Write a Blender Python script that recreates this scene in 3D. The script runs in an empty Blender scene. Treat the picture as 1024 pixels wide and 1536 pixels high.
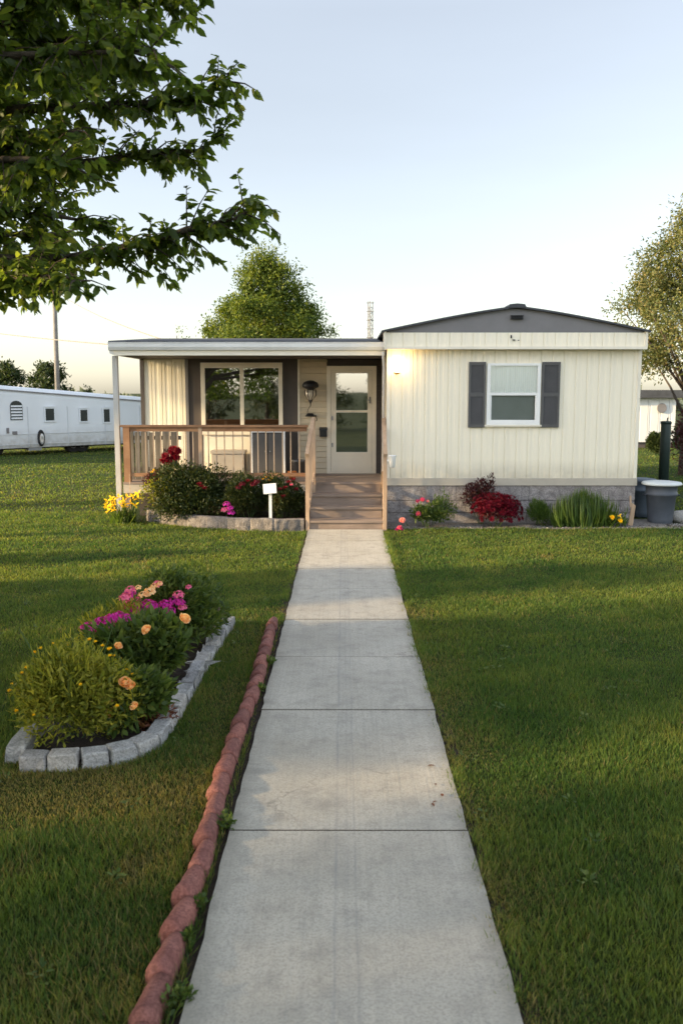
import bpy, bmesh, math, random
import numpy as np
from mathutils import Vector, Matrix, noise as mnoise
R = math.radians
random.seed(7)
rng = np.random.default_rng(11)
scn = bpy.context.scene
COL = scn.collection

# ------------------------------------------------------------------ camera
CH, PITCH, F, VPX = 2.2, R(7.6), 1338.0, 515.0
cam_d = bpy.data.cameras.new("camera")
cam = bpy.data.objects.new("camera", cam_d); COL.objects.link(cam)
cam.location = (0, 0, CH)
cam.rotation_euler = (R(90) - PITCH, 0, 3.0 / F)
cam_d.sensor_fit = 'VERTICAL'; cam_d.sensor_height = 36.0
cam_d.lens = 36.0 * F / 1536.0
cam_d.clip_start = 0.05; cam_d.clip_end = 6000
cam_d.dof.use_dof = True; cam_d.dof.focus_distance = 9.5; cam_d.dof.aperture_fstop = 3.4
scn.camera = cam
CP, SP = math.cos(PITCH), math.sin(PITCH)

def A(px, py, Y):
    """world point at depth Y that was surveyed at this spot of the photograph"""
    u = (px - VPX) / F; v = (py - 768.0) / F
    dy = CP - v * SP; dz = -SP - v * CP
    k = Y / dy
    return Vector((u * k, Y, CH + dz * k))
def G(px, py, z=0.0):
    v = (py - 768.0) / F
    dy = CP - v * SP; dz = -SP - v * CP
    k = (z - CH) / dz
    return Vector(((px - VPX) / F * k, dy * k, z))

# ------------------------------------------------------------------ object helpers
OFF = {}
def empty(name, loc, label, cat, group=None):
    o = bpy.data.objects.new(name, None); COL.objects.link(o)
    o.location = loc; o['label'] = label; o['category'] = cat
    o.empty_display_size = 0.1
    if group: o['group'] = group
    OFF[o.name] = Vector(loc)
    return o
def tag(o, label, cat, group=None):
    o['label'] = label; o['category'] = cat
    if group: o['group'] = group
    return o
def link(name, me, m, parent=None, base=None):
    o = bpy.data.objects.new(name, me); COL.objects.link(o)
    if m is not None:
        if isinstance(m, (list, tuple)):
            for q in m: me.materials.append(q)
        else: me.materials.append(m)
    if parent is not None:
        o.parent = parent; off = OFF[parent.name]
    else:
        off = Vector(base) if base is not None else Vector((0, 0, 0))
        o.location = off
    if off.length > 0: me.transform(Matrix.Translation(-off))
    OFF[o.name] = off
    return o
def kind(o, k='structure'):
    o['kind'] = k; return o

class MB:
    def __init__(s): s.bm = bmesh.new()
    def box(s, x0, x1, y0, y1, z0, z1, M=None):
        vs = [s.bm.verts.new(Vector(p) if M is None else M @ Vector(p)) for p in
              ((x0,y0,z0),(x1,y0,z0),(x1,y1,z0),(x0,y1,z0),(x0,y0,z1),(x1,y0,z1),(x1,y1,z1),(x0,y1,z1))]
        for f in ((3,2,1,0),(4,5,6,7),(0,1,5,4),(1,2,6,5),(2,3,7,6),(3,0,4,7)):
            s.bm.faces.new([vs[i] for i in f])
        return s
    def poly(s, pts):
        s.bm.faces.new([s.bm.verts.new(Vector(p)) for p in pts]); return s
    def prism(s, pts, d):
        """polygon pts extruded along vector d"""
        d = Vector(d); a = [s.bm.verts.new(Vector(p)) for p in pts]; b = [s.bm.verts.new(Vector(p) + d) for p in pts]
        s.bm.faces.new(a[::-1]); s.bm.faces.new(b)
        n = len(a)
        for i in range(n): s.bm.faces.new((a[i], a[(i+1) % n], b[(i+1) % n], b[i]))
        return s
    def bar(s, p, q, w, h=None, up=(0,0,1)):
        """rectangular bar from p to q"""
        p, q = Vector(p), Vector(q); h = w if h is None else h
        d = (q - p).normalized(); up = Vector(up)
        if abs(d.dot(up)) > .98: up = Vector((0,1,0))
        x = d.cross(up).normalized(); y = x.cross(d).normalized()
        pts = [p + x*a*w/2 + y*b*h/2 for a, b in ((-1,-1),(1,-1),(1,1),(-1,1))]
        return s.prism(pts, q - p)
    def tube(s, pts, rad, n=8, cap=True):
        pts = [Vector(p) for p in pts]
        rad = rad if isinstance(rad, (list, tuple)) else [rad]*len(pts)
        rings = []; ref = Vector((0.31, 0.77, 0.13)).normalized()
        for i, p in enumerate(pts):
            d = (pts[min(i+1, len(pts)-1)] - pts[max(i-1, 0)])
            d = d.normalized() if d.length > 1e-9 else Vector((0,0,1))
            x = d.cross(ref)
            if x.length < .05: x = d.cross(Vector((1,0,0)))
            x.normalize(); y = d.cross(x)
            rings.append([s.bm.verts.new(p + (x*math.cos(2*math.pi*k/n) + y*math.sin(2*math.pi*k/n))*rad[i]) for k in range(n)])
        for a, b in zip(rings, rings[1:]):
            for k in range(n): s.bm.faces.new((a[k], a[(k+1) % n], b[(k+1) % n], b[k]))
        if cap:
            s.bm.faces.new(rings[0][::-1]); s.bm.faces.new(rings[-1])
        return s
    def lathe(s, prof, c, n=24, axis='z'):
        """prof: (radius, height) pairs around c"""
        c = Vector(c); rings = []
        for r_, h in prof:
            ring = []
            for k in range(n):
                a = 2*math.pi*k/n
                v = (r_*math.cos(a), r_*math.sin(a), h) if axis == 'z' else (r_*math.cos(a), h, r_*math.sin(a))
                ring.append(s.bm.verts.new(c + Vector(v)))
            rings.append(ring)
        for a, b in zip(rings, rings[1:]):
            for k in range(n): s.bm.faces.new((a[k], a[(k+1) % n], b[(k+1) % n], b[k]))
        if prof[0][0] > 1e-4: s.bm.faces.new(rings[0][::-1])
        if prof[-1][0] > 1e-4: s.bm.faces.new(rings[-1])
        return s
    def build(s, name, m, parent=None, base=None, bevel=0.0, seg=1, smooth=False, sub=0):
        bm = s.bm
        if bevel > 0:
            es = [e for e in bm.edges if len(e.link_faces) == 2 and e.calc_face_angle(0) > .5]
            bmesh.ops.bevel(bm, geom=es, offset=bevel, segments=seg, profile=.5, affect='EDGES', clamp_overlap=True)
        if sub:
            bmesh.ops.subdivide_edges(bm, edges=bm.edges[:], cuts=sub, use_grid_fill=True)
        bmesh.ops.recalc_face_normals(bm, faces=bm.faces[:])
        me = bpy.data.meshes.new(name); bm.to_mesh(me); bm.free()
        if smooth: me.polygons.foreach_set('use_smooth', [True]*len(me.polygons))
        return link(name, me, m, parent, base)

def np_mesh(name, V, tris=None, quads=None, attrs=None):
    me = bpy.data.meshes.new(name)
    V = np.asarray(V, np.float32)
    t = np.zeros((0,3), np.int32) if tris is None else np.asarray(tris, np.int32)
    q = np.zeros((0,4), np.int32) if quads is None else np.asarray(quads, np.int32)
    me.vertices.add(len(V)); me.vertices.foreach_set('co', V.ravel())
    li = np.concatenate([q.ravel(), t.ravel()])
    me.loops.add(len(li)); me.loops.foreach_set('vertex_index', li)
    tot = np.concatenate([np.full(len(q), 4), np.full(len(t), 3)]).astype(np.int32)
    st = np.concatenate([[0], np.cumsum(tot)[:-1]]).astype(np.int32)
    me.polygons.add(len(tot)); me.polygons.foreach_set('loop_start', st)
    me.update(calc_edges=True)
    for k, a in (attrs or {}).items():
        at = me.attributes.new(k, 'FLOAT', 'POINT'); at.data.foreach_set('value', np.asarray(a, np.float32))
    return me

def norm(a): return a / np.maximum(np.linalg.norm(a, axis=-1, keepdims=True), 1e-9)
LEAF8 = (np.array([(0,0,0),(.33,0,-.03),(.68,0,-.02),(1,0,.0),(.28,-.42,.06),(.62,-.40,.07),(.28,.42,.06),(.62,.40,.07)]),
         [(0,4,1),(2,5,3),(0,1,6),(2,3,7)], [(1,4,5,2),(1,2,7,6)])
LEAF4 = (np.array([(0,0,0),(.5,-.5,.08),(1,0,0),(.5,.5,.08)]), [(0,1,2),(0,2,3)], [])
BLADE = (np.array([(0,-.5,0),(0,.5,0),(.55,-.36,.05),(.55,.36,.05),(1,0,.22)]), [(2,3,4)], [(0,1,3,2)])
def leaves(P, D, N, L, W, tmpl=LEAF4, curl=0.0, attrs=None):
    """arrays of positions, length directions, normals, lengths, widths -> verts, tris, quads"""
    P = np.asarray(P, float); D = norm(np.asarray(D, float)); N = np.asarray(N, float)
    S = norm(np.cross(N, D)); N = np.cross(D, S)
    T, tt, tq = tmpl; n, k = len(P), len(T)
    L = np.broadcast_to(np.asarray(L, float), (n,)); W = np.broadcast_to(np.asarray(W, float), (n,))
    u = T[:,0][None,:,None]*L[:,None,None]; v = T[:,1][None,:,None]*W[:,None,None]
    w = (T[:,2][None,:,None] - curl*(T[:,0]**2)[None,:,None])*L[:,None,None]
    V = P[:,None,:] + u*D[:,None,:] + v*S[:,None,:] + w*N[:,None,:]
    b = (np.arange(n)*k)[:,None,None]
    tr = (np.array(tt, int).reshape(-1,3)[None] + b).reshape(-1,3)
    qd = (np.array(tq, int).reshape(-1,4)[None] + b).reshape(-1,4) if len(tq) else None
    return V.reshape(-1,3), tr, qd
def randdir(n, zbias=0.0):
    d = norm(rng.normal(size=(n,3))); d[:,2] += zbias
    return norm(d)

# ------------------------------------------------------------------ materials
MATS = {}
class NT:
    def __init__(s, name):
        s.m = bpy.data.materials.new(name); s.m.use_nodes = True
        s.t = s.m.node_tree; s.t.nodes.clear()
        s.out = s.n('ShaderNodeOutputMaterial')
    def n(s, ty, **kw):
        nd = s.t.nodes.new(ty)
        for k, v in kw.items():
            if k in nd.inputs: nd.inputs[k].default_value = v
            else: setattr(nd, k, v)
        return nd
    def l(s, a, b): s.t.links.new(a, b)
    def pos(s):
        return s.n('ShaderNodeNewGeometry').outputs['Position']
    def noise(s, scale, detail=4, rough=.55, vec=None, stretch=None, coord=None):
        nz = s.n('ShaderNodeTexNoise'); nz.inputs['Scale'].default_value = scale
        nz.inputs['Detail'].default_value = detail; nz.inputs['Roughness'].default_value = rough
        v = vec if vec is not None else s.pos()
        if stretch:
            mp = s.n('ShaderNodeMapping'); mp.inputs['Scale'].default_value = stretch; s.l(v, mp.inputs['Vector']); v = mp.outputs[0]
        s.l(v, nz.inputs['Vector']); return nz.outputs['Fac']
    def ramp(s, fac, stops, interp='LINEAR'):
        r_ = s.n('ShaderNodeValToRGB'); e = r_.color_ramp; e.interpolation = interp
        while len(e.elements) < len(stops): e.elements.new(.5)
        for el, (p, c) in zip(e.elements, stops):
            el.position = p; el.color = (c[0], c[1], c[2], 1) if hasattr(c, '__len__') else (c, c, c, 1)
        s.l(fac, r_.inputs[0]); return r_.outputs[0]
    def mix(s, fac, a, b, mode='MIX'):
        x = s.n('ShaderNodeMix', data_type='RGBA', blend_type=mode)
        for sock, v in ((x.inputs[0], fac), (x.inputs[6], a), (x.inputs[7], b)):
            if hasattr(v, 'links'): s.l(v, sock)
            elif hasattr(v, '__len__'): sock.default_value = (v[0], v[1], v[2], 1)
            else: sock.default_value = v
        return x.outputs[2]
    def math(s, op, a, b=0.0):
        x = s.n('ShaderNodeMath', operation=op)
        for sock, v in ((x.inputs[0], a), (x.inputs[1], b)):
            if hasattr(v, 'links'): s.l(v, sock)
            else: sock.default_value = v
        return x.outputs[0]
    def bump(s, h, strength=.3, dist=.01):
        b = s.n('ShaderNodeBump'); b.inputs['Strength'].default_value = strength; b.inputs['Distance'].default_value = dist
        s.l(h, b.inputs['Height']); return b.outputs[0]
    def bsdf(s, col, rough=.6, spec=.4, metal=0.0, normal=None):
        p = s.n('ShaderNodeBsdfPrincipled')
        if hasattr(col, 'links'): s.l(col, p.inputs['Base Color'])
        else: p.inputs['Base Color'].default_value = (*col, 1)
        if hasattr(rough, 'links'): s.l(rough, p.inputs['Roughness'])
        else: p.inputs['Roughness'].default_value = rough
        p.inputs['Specular IOR Level'].default_value = spec; p.inputs['Metallic'].default_value = metal
        if normal is not None: s.l(normal, p.inputs['Normal'])
        return p.outputs[0]
    def done(s, sh): s.l(sh, s.out.inputs['Surface']); return s.m

def paint(name, c, rough=.5, dirt=.12, scale=3.0, bump=.0, streak=False, spec=.35, metal=0.0, grime_z=None):
    """weathered paint or plastic: broad stains, fine mottling, a little bump"""
    t = NT(name)
    a = t.noise(scale, 5, .6, stretch=(1, 1, .25) if streak else None)
    b = t.noise(scale*14, 3)
    f = t.ramp(a, ((.35, 0), (.75, 1)))
    dark = tuple(x*(1-dirt*2.2) for x in c)
    col = t.mix(f, c, dark)
    col = t.mix(t.ramp(b, ((.4, 0), (.8, .5))), col, tuple(x*(1-dirt) for x in c))
    if grime_z:
        z0, z1 = grime_z
        sep = t.n('ShaderNodeSeparateXYZ'); t.l(t.pos(), sep.inputs[0])
        g = t.math('MULTIPLY', t.ramp(t.math('DIVIDE', t.math('SUBTRACT', sep.outputs[2], z0), z1 - z0), ((0, 1), (1, 0))), t.noise(5, 5))
        col = t.mix(g, col, (.22, .19, .14))
    nm = t.bump(t.noise(scale*25, 4), bump, .004) if bump else None
    return t.done(t.bsdf(col, rough, spec, metal, nm))
def foliage(name, stops, trans=.35, rough=.55, spec=.25, low=None):
    """leaves: colour differs leaf by leaf and clump by clump"""
    t = NT(name)
    rnd = t.n('ShaderNodeNewGeometry').outputs['Random Per Island']
    big = t.noise(low or 1.6, 3)
    f = t.math('ADD', t.math('MULTIPLY', rnd, .62), t.math('MULTIPLY', t.ramp(big, ((.3, 0), (.7, 1))), .38))
    col = t.ramp(f, stops)
    p = t.bsdf(col, rough, spec)
    tr = t.n('ShaderNodeBsdfTranslucent')
    tc = t.mix(.6, col, (1.0, .9, .35), 'MULTIPLY'); tc = t.mix(1.0, tc, (1.7, 1.7, 1.2), 'MULTIPLY')
    t.l(tc, tr.inputs[0])
    mx = t.n('ShaderNodeMixShader'); mx.inputs[0].default_value = trans
    t.l(p, mx.inputs[1]); t.l(tr.outputs[0], mx.inputs[2])
    return t.done(mx.outputs[0])
def petal(name, c, c2, trans=.3):
    return foliage(name, ((.15, c2), (.5, c), (.9, tuple(min(1, x*1.15) for x in c))), trans, .6, .15, 9.0)
def wood(name, c, c2, rough=.6, axis=(1, 1, 1), scale=9.0):
    t = NT(name)
    g = t.noise(scale, 6, .65, stretch=axis)
    col = t.mix(t.ramp(g, ((.3, 0), (.7, 1))), c, c2)
    col = t.mix(t.ramp(t.noise(2.2, 4), ((.45, 0), (.8, .6))), col, tuple(x*.55 for x in c))
    return t.done(t.bsdf(col, rough, .3, 0, t.bump(g, .35, .004)))

def make_ground_mat():
    t = NT('soil_and_turf')
    n1 = t.noise(.9, 6, .6); n2 = t.noise(34, 5, .7); n3 = t.noise(.13, 3)
    g = t.mix(t.ramp(n1, ((.35, 0), (.7, 1))), (.030, .050, .010), (.052, .078, .014))
    g = t.mix(t.ramp(n3, ((.4, 0), (.65, .7))), g, (.075, .090, .020))
    g = t.mix(t.ramp(n2, ((.42, .75), (.62, 0))), g, (.018, .020, .008))
    return t.done(t.bsdf(g, .9, .1, 0, t.bump(n2, .8, .03)))
def make_grass_mat():
    t = NT('grass_blades')
    at = t.n('ShaderNodeAttribute', attribute_name='rnd').outputs['Fac']
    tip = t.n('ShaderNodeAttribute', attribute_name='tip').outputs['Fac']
    dry = t.n('ShaderNodeAttribute', attribute_name='dry').outputs['Fac']
    n1 = t.noise(1.3, 4); n2 = t.noise(.35, 3)
    f = t.math('ADD', t.math('MULTIPLY', at, .5), t.math('MULTIPLY', t.ramp(n1, ((.3, 0), (.7, 1))), .5))
    col = t.ramp(f, ((.05, (.024, .062, .014)), (.45, (.058, .112, .028)), (.8, (.118, .152, .036)), (1, (.26, .25, .08))))
    col = t.mix(t.ramp(n2, ((.45, 0), (.75, .6))), col, (.140, .160, .034))
    col = t.mix(dry, col, t.ramp(at, ((0, (.10, .085, .032)), (1, (.26, .21, .10)))))
    col = t.mix(1.0, col, t.ramp(tip, ((0, (.42, .42, .42)), (.5, (1, 1, 1)), (1, (1.5, 1.42, 1.1)))), 'MULTIPLY')  # sunlit tips painted in: roots darkened, tips brightened and warmed
    p = t.bsdf(col, .5, .22)
    tr = t.n('ShaderNodeBsdfTranslucent'); t.l(t.mix(1.0, col, (2.1, 1.9, .9), 'MULTIPLY'), tr.inputs[0])
    mx = t.n('ShaderNodeMixShader'); mx.inputs[0].default_value = .45
    t.l(p, mx.inputs[1]); t.l(tr.outputs[0], mx.inputs[2])
    return t.done(mx.outputs[0])
def make_concrete_mat():
    t = NT('brushed_concrete')
    n1 = t.noise(1.1, 6, .6); n2 = t.noise(90, 4, .75); n3 = t.noise(7, 5, .65)
    sp = t.noise(260, 2, .6)
    col = t.mix(t.ramp(n1, ((.3, 0), (.72, 1))), (.385, .348, .284), (.52, .477, .402))
    col = t.mix(t.ramp(n3, ((.50, 0), (.72, .75))), col, (.29, .265, .225))
    col = t.mix(t.ramp(n2, ((.38, .5), (.54, 0))), col, (.20, .19, .165))
    col = t.mix(t.ramp(sp, ((.60, 0), (.72, .4))), col, (.60, .57, .52))
    sep = t.n('ShaderNodeSeparateXYZ'); t.l(t.pos(), sep.inputs[0])
    wob = t.math('MULTIPLY', t.math('SUBTRACT', t.noise(.7, 2), .5), .03)
    x = t.math('ADD', sep.outputs[0], wob)
    for cx, wdt, amt in ((-.035, .011, .60), (.055, .008, .50), (.018, .006, .25), (.010, .07, .18), (-.16, .006, .15), (.22, .006, .12)):   # faint trowel lines
        d = t.math('ABSOLUTE', t.math('SUBTRACT', x, cx))
        k = t.math('MULTIPLY', t.ramp(t.math('DIVIDE', d, wdt), ((0, 1), (1, 0))), amt)
        k = t.math('MULTIPLY', k, t.ramp(t.noise(4, 5), ((.35, .2), (.6, 1))))
        col = t.mix(k, col, (.24, .235, .225))
    vc_ = t.n('ShaderNodeTexVoronoi', feature='DISTANCE_TO_EDGE'); vc_.inputs['Scale'].default_value = .55
    vw = t.n('ShaderNodeVectorMath', operation='ADD'); nzv = t.n('ShaderNodeTexNoise'); nzv.inputs['Scale'].default_value = 3.0; nzv.inputs['Detail'].default_value = 6; t.l(t.pos(), nzv.inputs['Vector'])
    t.l(t.pos(), vw.inputs[0]); t.l(nzv.outputs['Color'], vw.inputs[1]); t.l(vw.outputs[0], vc_.inputs['Vector'])
    crk = t.math('MULTIPLY', t.ramp(vc_.outputs[0], ((0, 1), (.006, 0))), t.ramp(t.noise(.8, 2), ((.5, 0), (.6, .55))))
    col = t.mix(crk, col, (.13, .12, .105))
    edge = t.math('ABSOLUTE', t.math('SUBTRACT', sep.outputs[0], .03))
    e = t.math('MULTIPLY', t.ramp(edge, ((.50, 0), (.60, 1))), t.noise(12, 5))
    col = t.mix(e, col, (.20, .185, .15))
    brush = t.noise(60, 3, .6, stretch=(1, .02, 1))
    col = t.mix(t.math('MULTIPLY', t.ramp(brush, ((.45, 0), (.7, 1))), .22), col, (.25, .235, .205))
    h = t.math('ADD', t.math('ADD', n2, t.math('MULTIPLY', sp, .6)), brush)
    return t.done(t.bsdf(col, .88, .25, 0, t.bump(h, .45, .004)))
def make_stone_mat(name, a, b, scale=6.0, bump=.6, tint=False):
    t = NT(name)
    n1 = t.noise(scale, 6, .68); n2 = t.noise(scale*9, 5, .7); v = t.n('ShaderNodeTexVoronoi', feature='DISTANCE_TO_EDGE')
    v.inputs['Scale'].default_value = scale*.8; t.l(t.pos(), v.inputs['Vector'])
    col = t.mix(t.ramp(n1, ((.32, 0), (.68, 1))), a, b)
    col = t.mix(t.ramp(n2, ((.40, .6), (.56, 0))), col, tuple(x*.45 for x in a))
    col = t.mix(t.ramp(v.outputs[0], ((0, .35), (.06, 0))), col, tuple(x*.5 for x in a))
    oi = t.n('ShaderNodeObjectInfo').outputs['Random']
    col = t.mix(1.0, col, t.ramp(oi, ((0, (.72, .70, .70)), (.5, (1.0, 1.0, 1.0)), (1, (1.18, 1.12, 1.05)))), 'MULTIPLY') if tint else col
    return t.done(t.bsdf(col, .85, .25, 0, t.bump(t.math('ADD', n1, t.math('MULTIPLY', n2, .4)), bump, .03)))
def glass_mat(name, body, refl=.3, rough=.02):
    """window pane: mirror-like reflection over a see-through pane"""
    t = NT(name)
    g = t.n('ShaderNodeBsdfGlossy'); g.inputs['Roughness'].default_value = rough; g.inputs[0].default_value = (1, 1, 1, 1)
    nm = t.bump(t.noise(.9, 2), .05, .03); t.l(nm, g.inputs['Normal'])
    tr = t.n('ShaderNodeBsdfTransparent'); tr.inputs[0].default_value = (*body, 1)
    lw = t.n('ShaderNodeFresnel'); lw.inputs['IOR'].default_value = 1.5
    f = t.math('ADD', t.math('MULTIPLY', lw.outputs[0], .9), refl)
    mx = t.n('ShaderNodeMixShader'); t.l(f, mx.inputs[0]); t.l(tr.outputs[0], mx.inputs[1]); t.l(g.outputs[0], mx.inputs[2])
    return t.done(mx.outputs[0])

M = dict(
    ground=make_ground_mat(), grass=make_grass_mat(), concrete=make_concrete_mat(),
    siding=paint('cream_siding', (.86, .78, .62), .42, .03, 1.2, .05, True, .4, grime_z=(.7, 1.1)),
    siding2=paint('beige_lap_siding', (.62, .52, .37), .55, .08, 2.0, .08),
    trim=paint('cream_trim', (.80, .73, .60), .45, .06, 2.0, .05),
    post_paint=paint('dimmed_post_paint', (.52, .50, .47), .5, .12, 5.0, .08, True),  # trim tone darkened to hold back the sun on the post
    white=paint('white_trim', (.82, .81, .78), .4, .05, 3.0, .03),
    base_trim=paint('taupe_base_trim', (.46, .41, .34), .55, .10, 3.0, .08),
    gable=paint('grey_gable', (.20, .19, .19), .6, .08, 3.0, .1),
    roof=paint('asphalt_roof', (.075, .078, .085), .9, .2, 5.0, .6),
    gutter=paint('white_gutter', (.80, .79, .77), .35, .09, 2.0, .03, True),
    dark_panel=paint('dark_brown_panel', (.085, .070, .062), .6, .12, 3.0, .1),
    shutter=paint('charcoal_shutter', (.098, .094, .092), .5, .10, 6.0, .05),
    curtain=None,
    blind=paint('grey_blind', (.52, .545, .53), .8, .06, 4.0),
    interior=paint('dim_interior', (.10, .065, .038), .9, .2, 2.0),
    glass=glass_mat('window_glass', (.93, .96, .95), .06),
    glass_dark=glass_mat('porch_window_glass', (.55, .50, .46), .38),
    black=paint('black_metal', (.018, .018, .02), .45, .2, 9.0, .05),
    brass=paint('brass', (.65, .42, .14), .3, .1, 9.0, 0, False, .5, 1.0),
    rail=wood('stained_rail', (.23, .115, .06), (.34, .19, .10), .5, (.4, 1, 1)),
    baluster=paint('cream_baluster', (.43, .32, .225), .5, .1, 6.0, .05),
    newel=wood('newel_wood', (.36, .24, .155), (.50, .35, .235), .55, (1, 1, .15), 14),
    deck=wood('weathered_deck', (.22, .165, .13), (.32, .245, .195), .7, (.12, 1, 1), 16),
    barn=wood('weathered_grey_wood', (.09, .078, .062), (.24, .215, .18), .85, (1, 1, .12), 22),
    skirt=make_stone_mat('skirting_stone', (.19, .165, .16), (.42, .385, .37), 5.5, .9),
    kerb=make_stone_mat('bed_border_stone', (.13, .115, .105), (.27, .24, .22), 7.0),
    block=make_stone_mat('grey_edging_block', (.30, .295, .285), (.50, .49, .475), 9.0, .45, True),
    terracotta=make_stone_mat('red_edging', (.20, .075, .062), (.33, .145, .118), 8.0, .45, True),
    soil=make_stone_mat('dark_soil', (.030, .021, .015), (.07, .048, .034), 18.0, 1.0),
    gravel=make_stone_mat('grey_gravel', (.16, .14, .12), (.34, .31, .28), 30.0, .9),
    bin=paint('grey_bin_plastic', (.085, .095, .115), .5, .2, 3.0, .04),
    binlid=paint('pale_bin_lid', (.62, .64, .62), .5, .10, 4.0, .04),
    bin2=paint('blue_grey_bin', (.12, .15, .19), .5, .2, 5.0, .04),
    green_pipe=paint('dark_green_post', (.018, .032, .028), .45, .15, 4.0, .04),
    trailer=paint('white_trailer', (.74, .77, .80), .35, .07, .7, .03, True, .5, grime_z=(.4, 1.0)),
    trailer_roof=paint('trailer_roof', (.62, .64, .66), .5, .1, 1.0),
    far_white=paint('far_home_white', (.70, .70, .67), .6, .07, 1.0),
    rubber=paint('tyre_rubber', (.022, .022, .022), .8, .2, 9.0),
    rim=paint('wheel_rim', (.55, .55, .55), .35, .1, 9.0, 0, False, .5, .6),
    underside=paint('dark_chassis', (.02, .02, .02), .9, .2, 2.0),
    pole=wood('pole_wood', (.13, .125, .12), (.22, .21, .20), .85, (1, 1, .1), 12),
    galv=paint('galvanised_steel', (.26, .27, .28), .5, .1, 4.0, 0, False, .5, .5),
    bark=make_stone_mat('bark', (.075, .058, .045), (.15, .12, .095), 14.0, 1.0),
    rock=make_stone_mat('pale_rock', (.35, .33, .30), (.55, .52, .48), 9.0, .8),
    clay=paint('orange_clay', (.50, .16, .04), .7, .1, 8.0, .1),
    stem=paint('green_stem', (.06, .10, .025), .6, .1, 12.0),
    L_near=foliage('near_tree_leaves', ((.1, (.045, .078, .016)), (.5, (.095, .15, .032)), (.85, (.16, .205, .042)), (1, (.28, .25, .06))), .62, .42, .4, .9),
    L_poplar=foliage('poplar_leaves', ((.1, (.036, .064, .012)), (.5, (.088, .130, .020)), (.9, (.18, .20, .035))), .35),
    L_birch=foliage('birch_leaves', ((.1, (.055, .075, .026)), (.45, (.105, .130, .045)), (.78, (.19, .175, .07)), (.97, (.31, .22, .10))), .35),
    L_dark=foliage('dark_leaves', ((.1, (.014, .026, .008)), (.6, (.032, .052, .014)), (1, (.06, .075, .02))), .25),
    L_haze=foliage('far_wood_leaves', ((.1, (.10, .125, .10)), (1, (.18, .20, .15))), .2),  # distance haze mixed into the leaf colour
    L_shrub=foliage('shrub_leaves', ((.05, (.014, .027, .007)), (.5, (.036, .054, .012)), (.85, (.07, .075, .018)), (1, (.13, .10, .03))), .25, .5, .3, 3.0),
    L_bed=foliage('bed_leaves', ((.05, (.028, .055, .012)), (.5, (.075, .118, .024)), (1, (.17, .20, .045))), .35, .5, .3, 5.0),
    L_lime=foliage('lime_leaves', ((.05, (.060, .085, .012)), (.45, (.18, .20, .025)), (1, (.42, .37, .06))), .42, .5, .25, 4.0),
    L_grassy=foliage('day_lily_leaves', ((.05, (.040, .075, .014)), (.5, (.075, .13, .026)), (1, (.15, .19, .05))), .4, .45, .3, 6.0),
    L_wine=foliage('wine_leaves', ((.05, (.030, .012, .012)), (.6, (.075, .020, .026)), (1, (.11, .05, .03))), .3, .5, .3, 5.0),
    P_mag=petal('magenta_petals', (.62, .045, .40), (.40, .02, .24)),
    P_pink=petal('pink_petals', (.78, .20, .36), (.60, .08, .26)),
    P_pale=petal('pale_pink_petals', (.86, .46, .46), (.75, .32, .36)),
    P_peach=petal('peach_petals', (.90, .66, .38), (.80, .40, .14)),
    P_red=petal('red_petals', (.20, .008, .02), (.11, .004, .010)),
    P_crimson=petal('crimson_petals', (.15, .007, .022), (.085, .004, .012)),
    P_wine=petal('wine_petals', (.13, .008, .02), (.06, .004, .010)),
    P_yellow=petal('yellow_petals', (.88, .60, .02), (.80, .42, .01)),
    dryleaf=foliage('fallen_leaves', ((.1, (.12, .03, .03)), (.5, (.17, .07, .03)), (1, (.30, .16, .04))), .2),
)
def make_curtain():
    t = NT('lace_curtain')
    w = t.n('ShaderNodeTexWave', wave_type='BANDS', bands_direction='X'); w.inputs['Scale'].default_value = 9; w.inputs['Distortion'].default_value = 3.5
    w.inputs['Detail'].default_value = 3; t.l(t.pos(), w.inputs['Vector'])
    col = t.mix(w.outputs['Fac'], (.80, .84, .82), (.93, .95, .92))
    return t.done(t.bsdf(col, .9, .1))
M['curtain'] = make_curtain()
def make_bulb():
    t = NT('lit_lamp_glass')
    e = t.n('ShaderNodeEmission'); e.inputs[0].default_value = (1, .72, .34, 1); e.inputs[1].default_value = 26
    return t.done(e.outputs[0])
M['bulb'] = make_bulb()

# ------------------------------------------------------------------ world and sun
SUN_DIR = Vector((-1.0, -0.22, math.tan(R(12.5)))).normalized()      # towards the sun: low, from the left
w = bpy.data.worlds.new("World"); scn.world = w; w.use_nodes = True
nt = w.node_tree; nt.nodes.clear()
sky = nt.nodes.new('ShaderNodeTexSky'); sky.sky_type = 'NISHITA'; sky.sun_disc = False
sky.sun_elevation = math.asin(SUN_DIR.z); sky.sun_rotation = math.atan2(SUN_DIR.x, SUN_DIR.y)
sky.air_density = 1.0; sky.dust_density = 1.2; sky.ozone_density = 2.0; sky.altitude = 200
bg = nt.nodes.new('ShaderNodeBackground'); bg.inputs['Strength'].default_value = 0.30
wo = nt.nodes.new('ShaderNodeOutputWorld')
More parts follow.
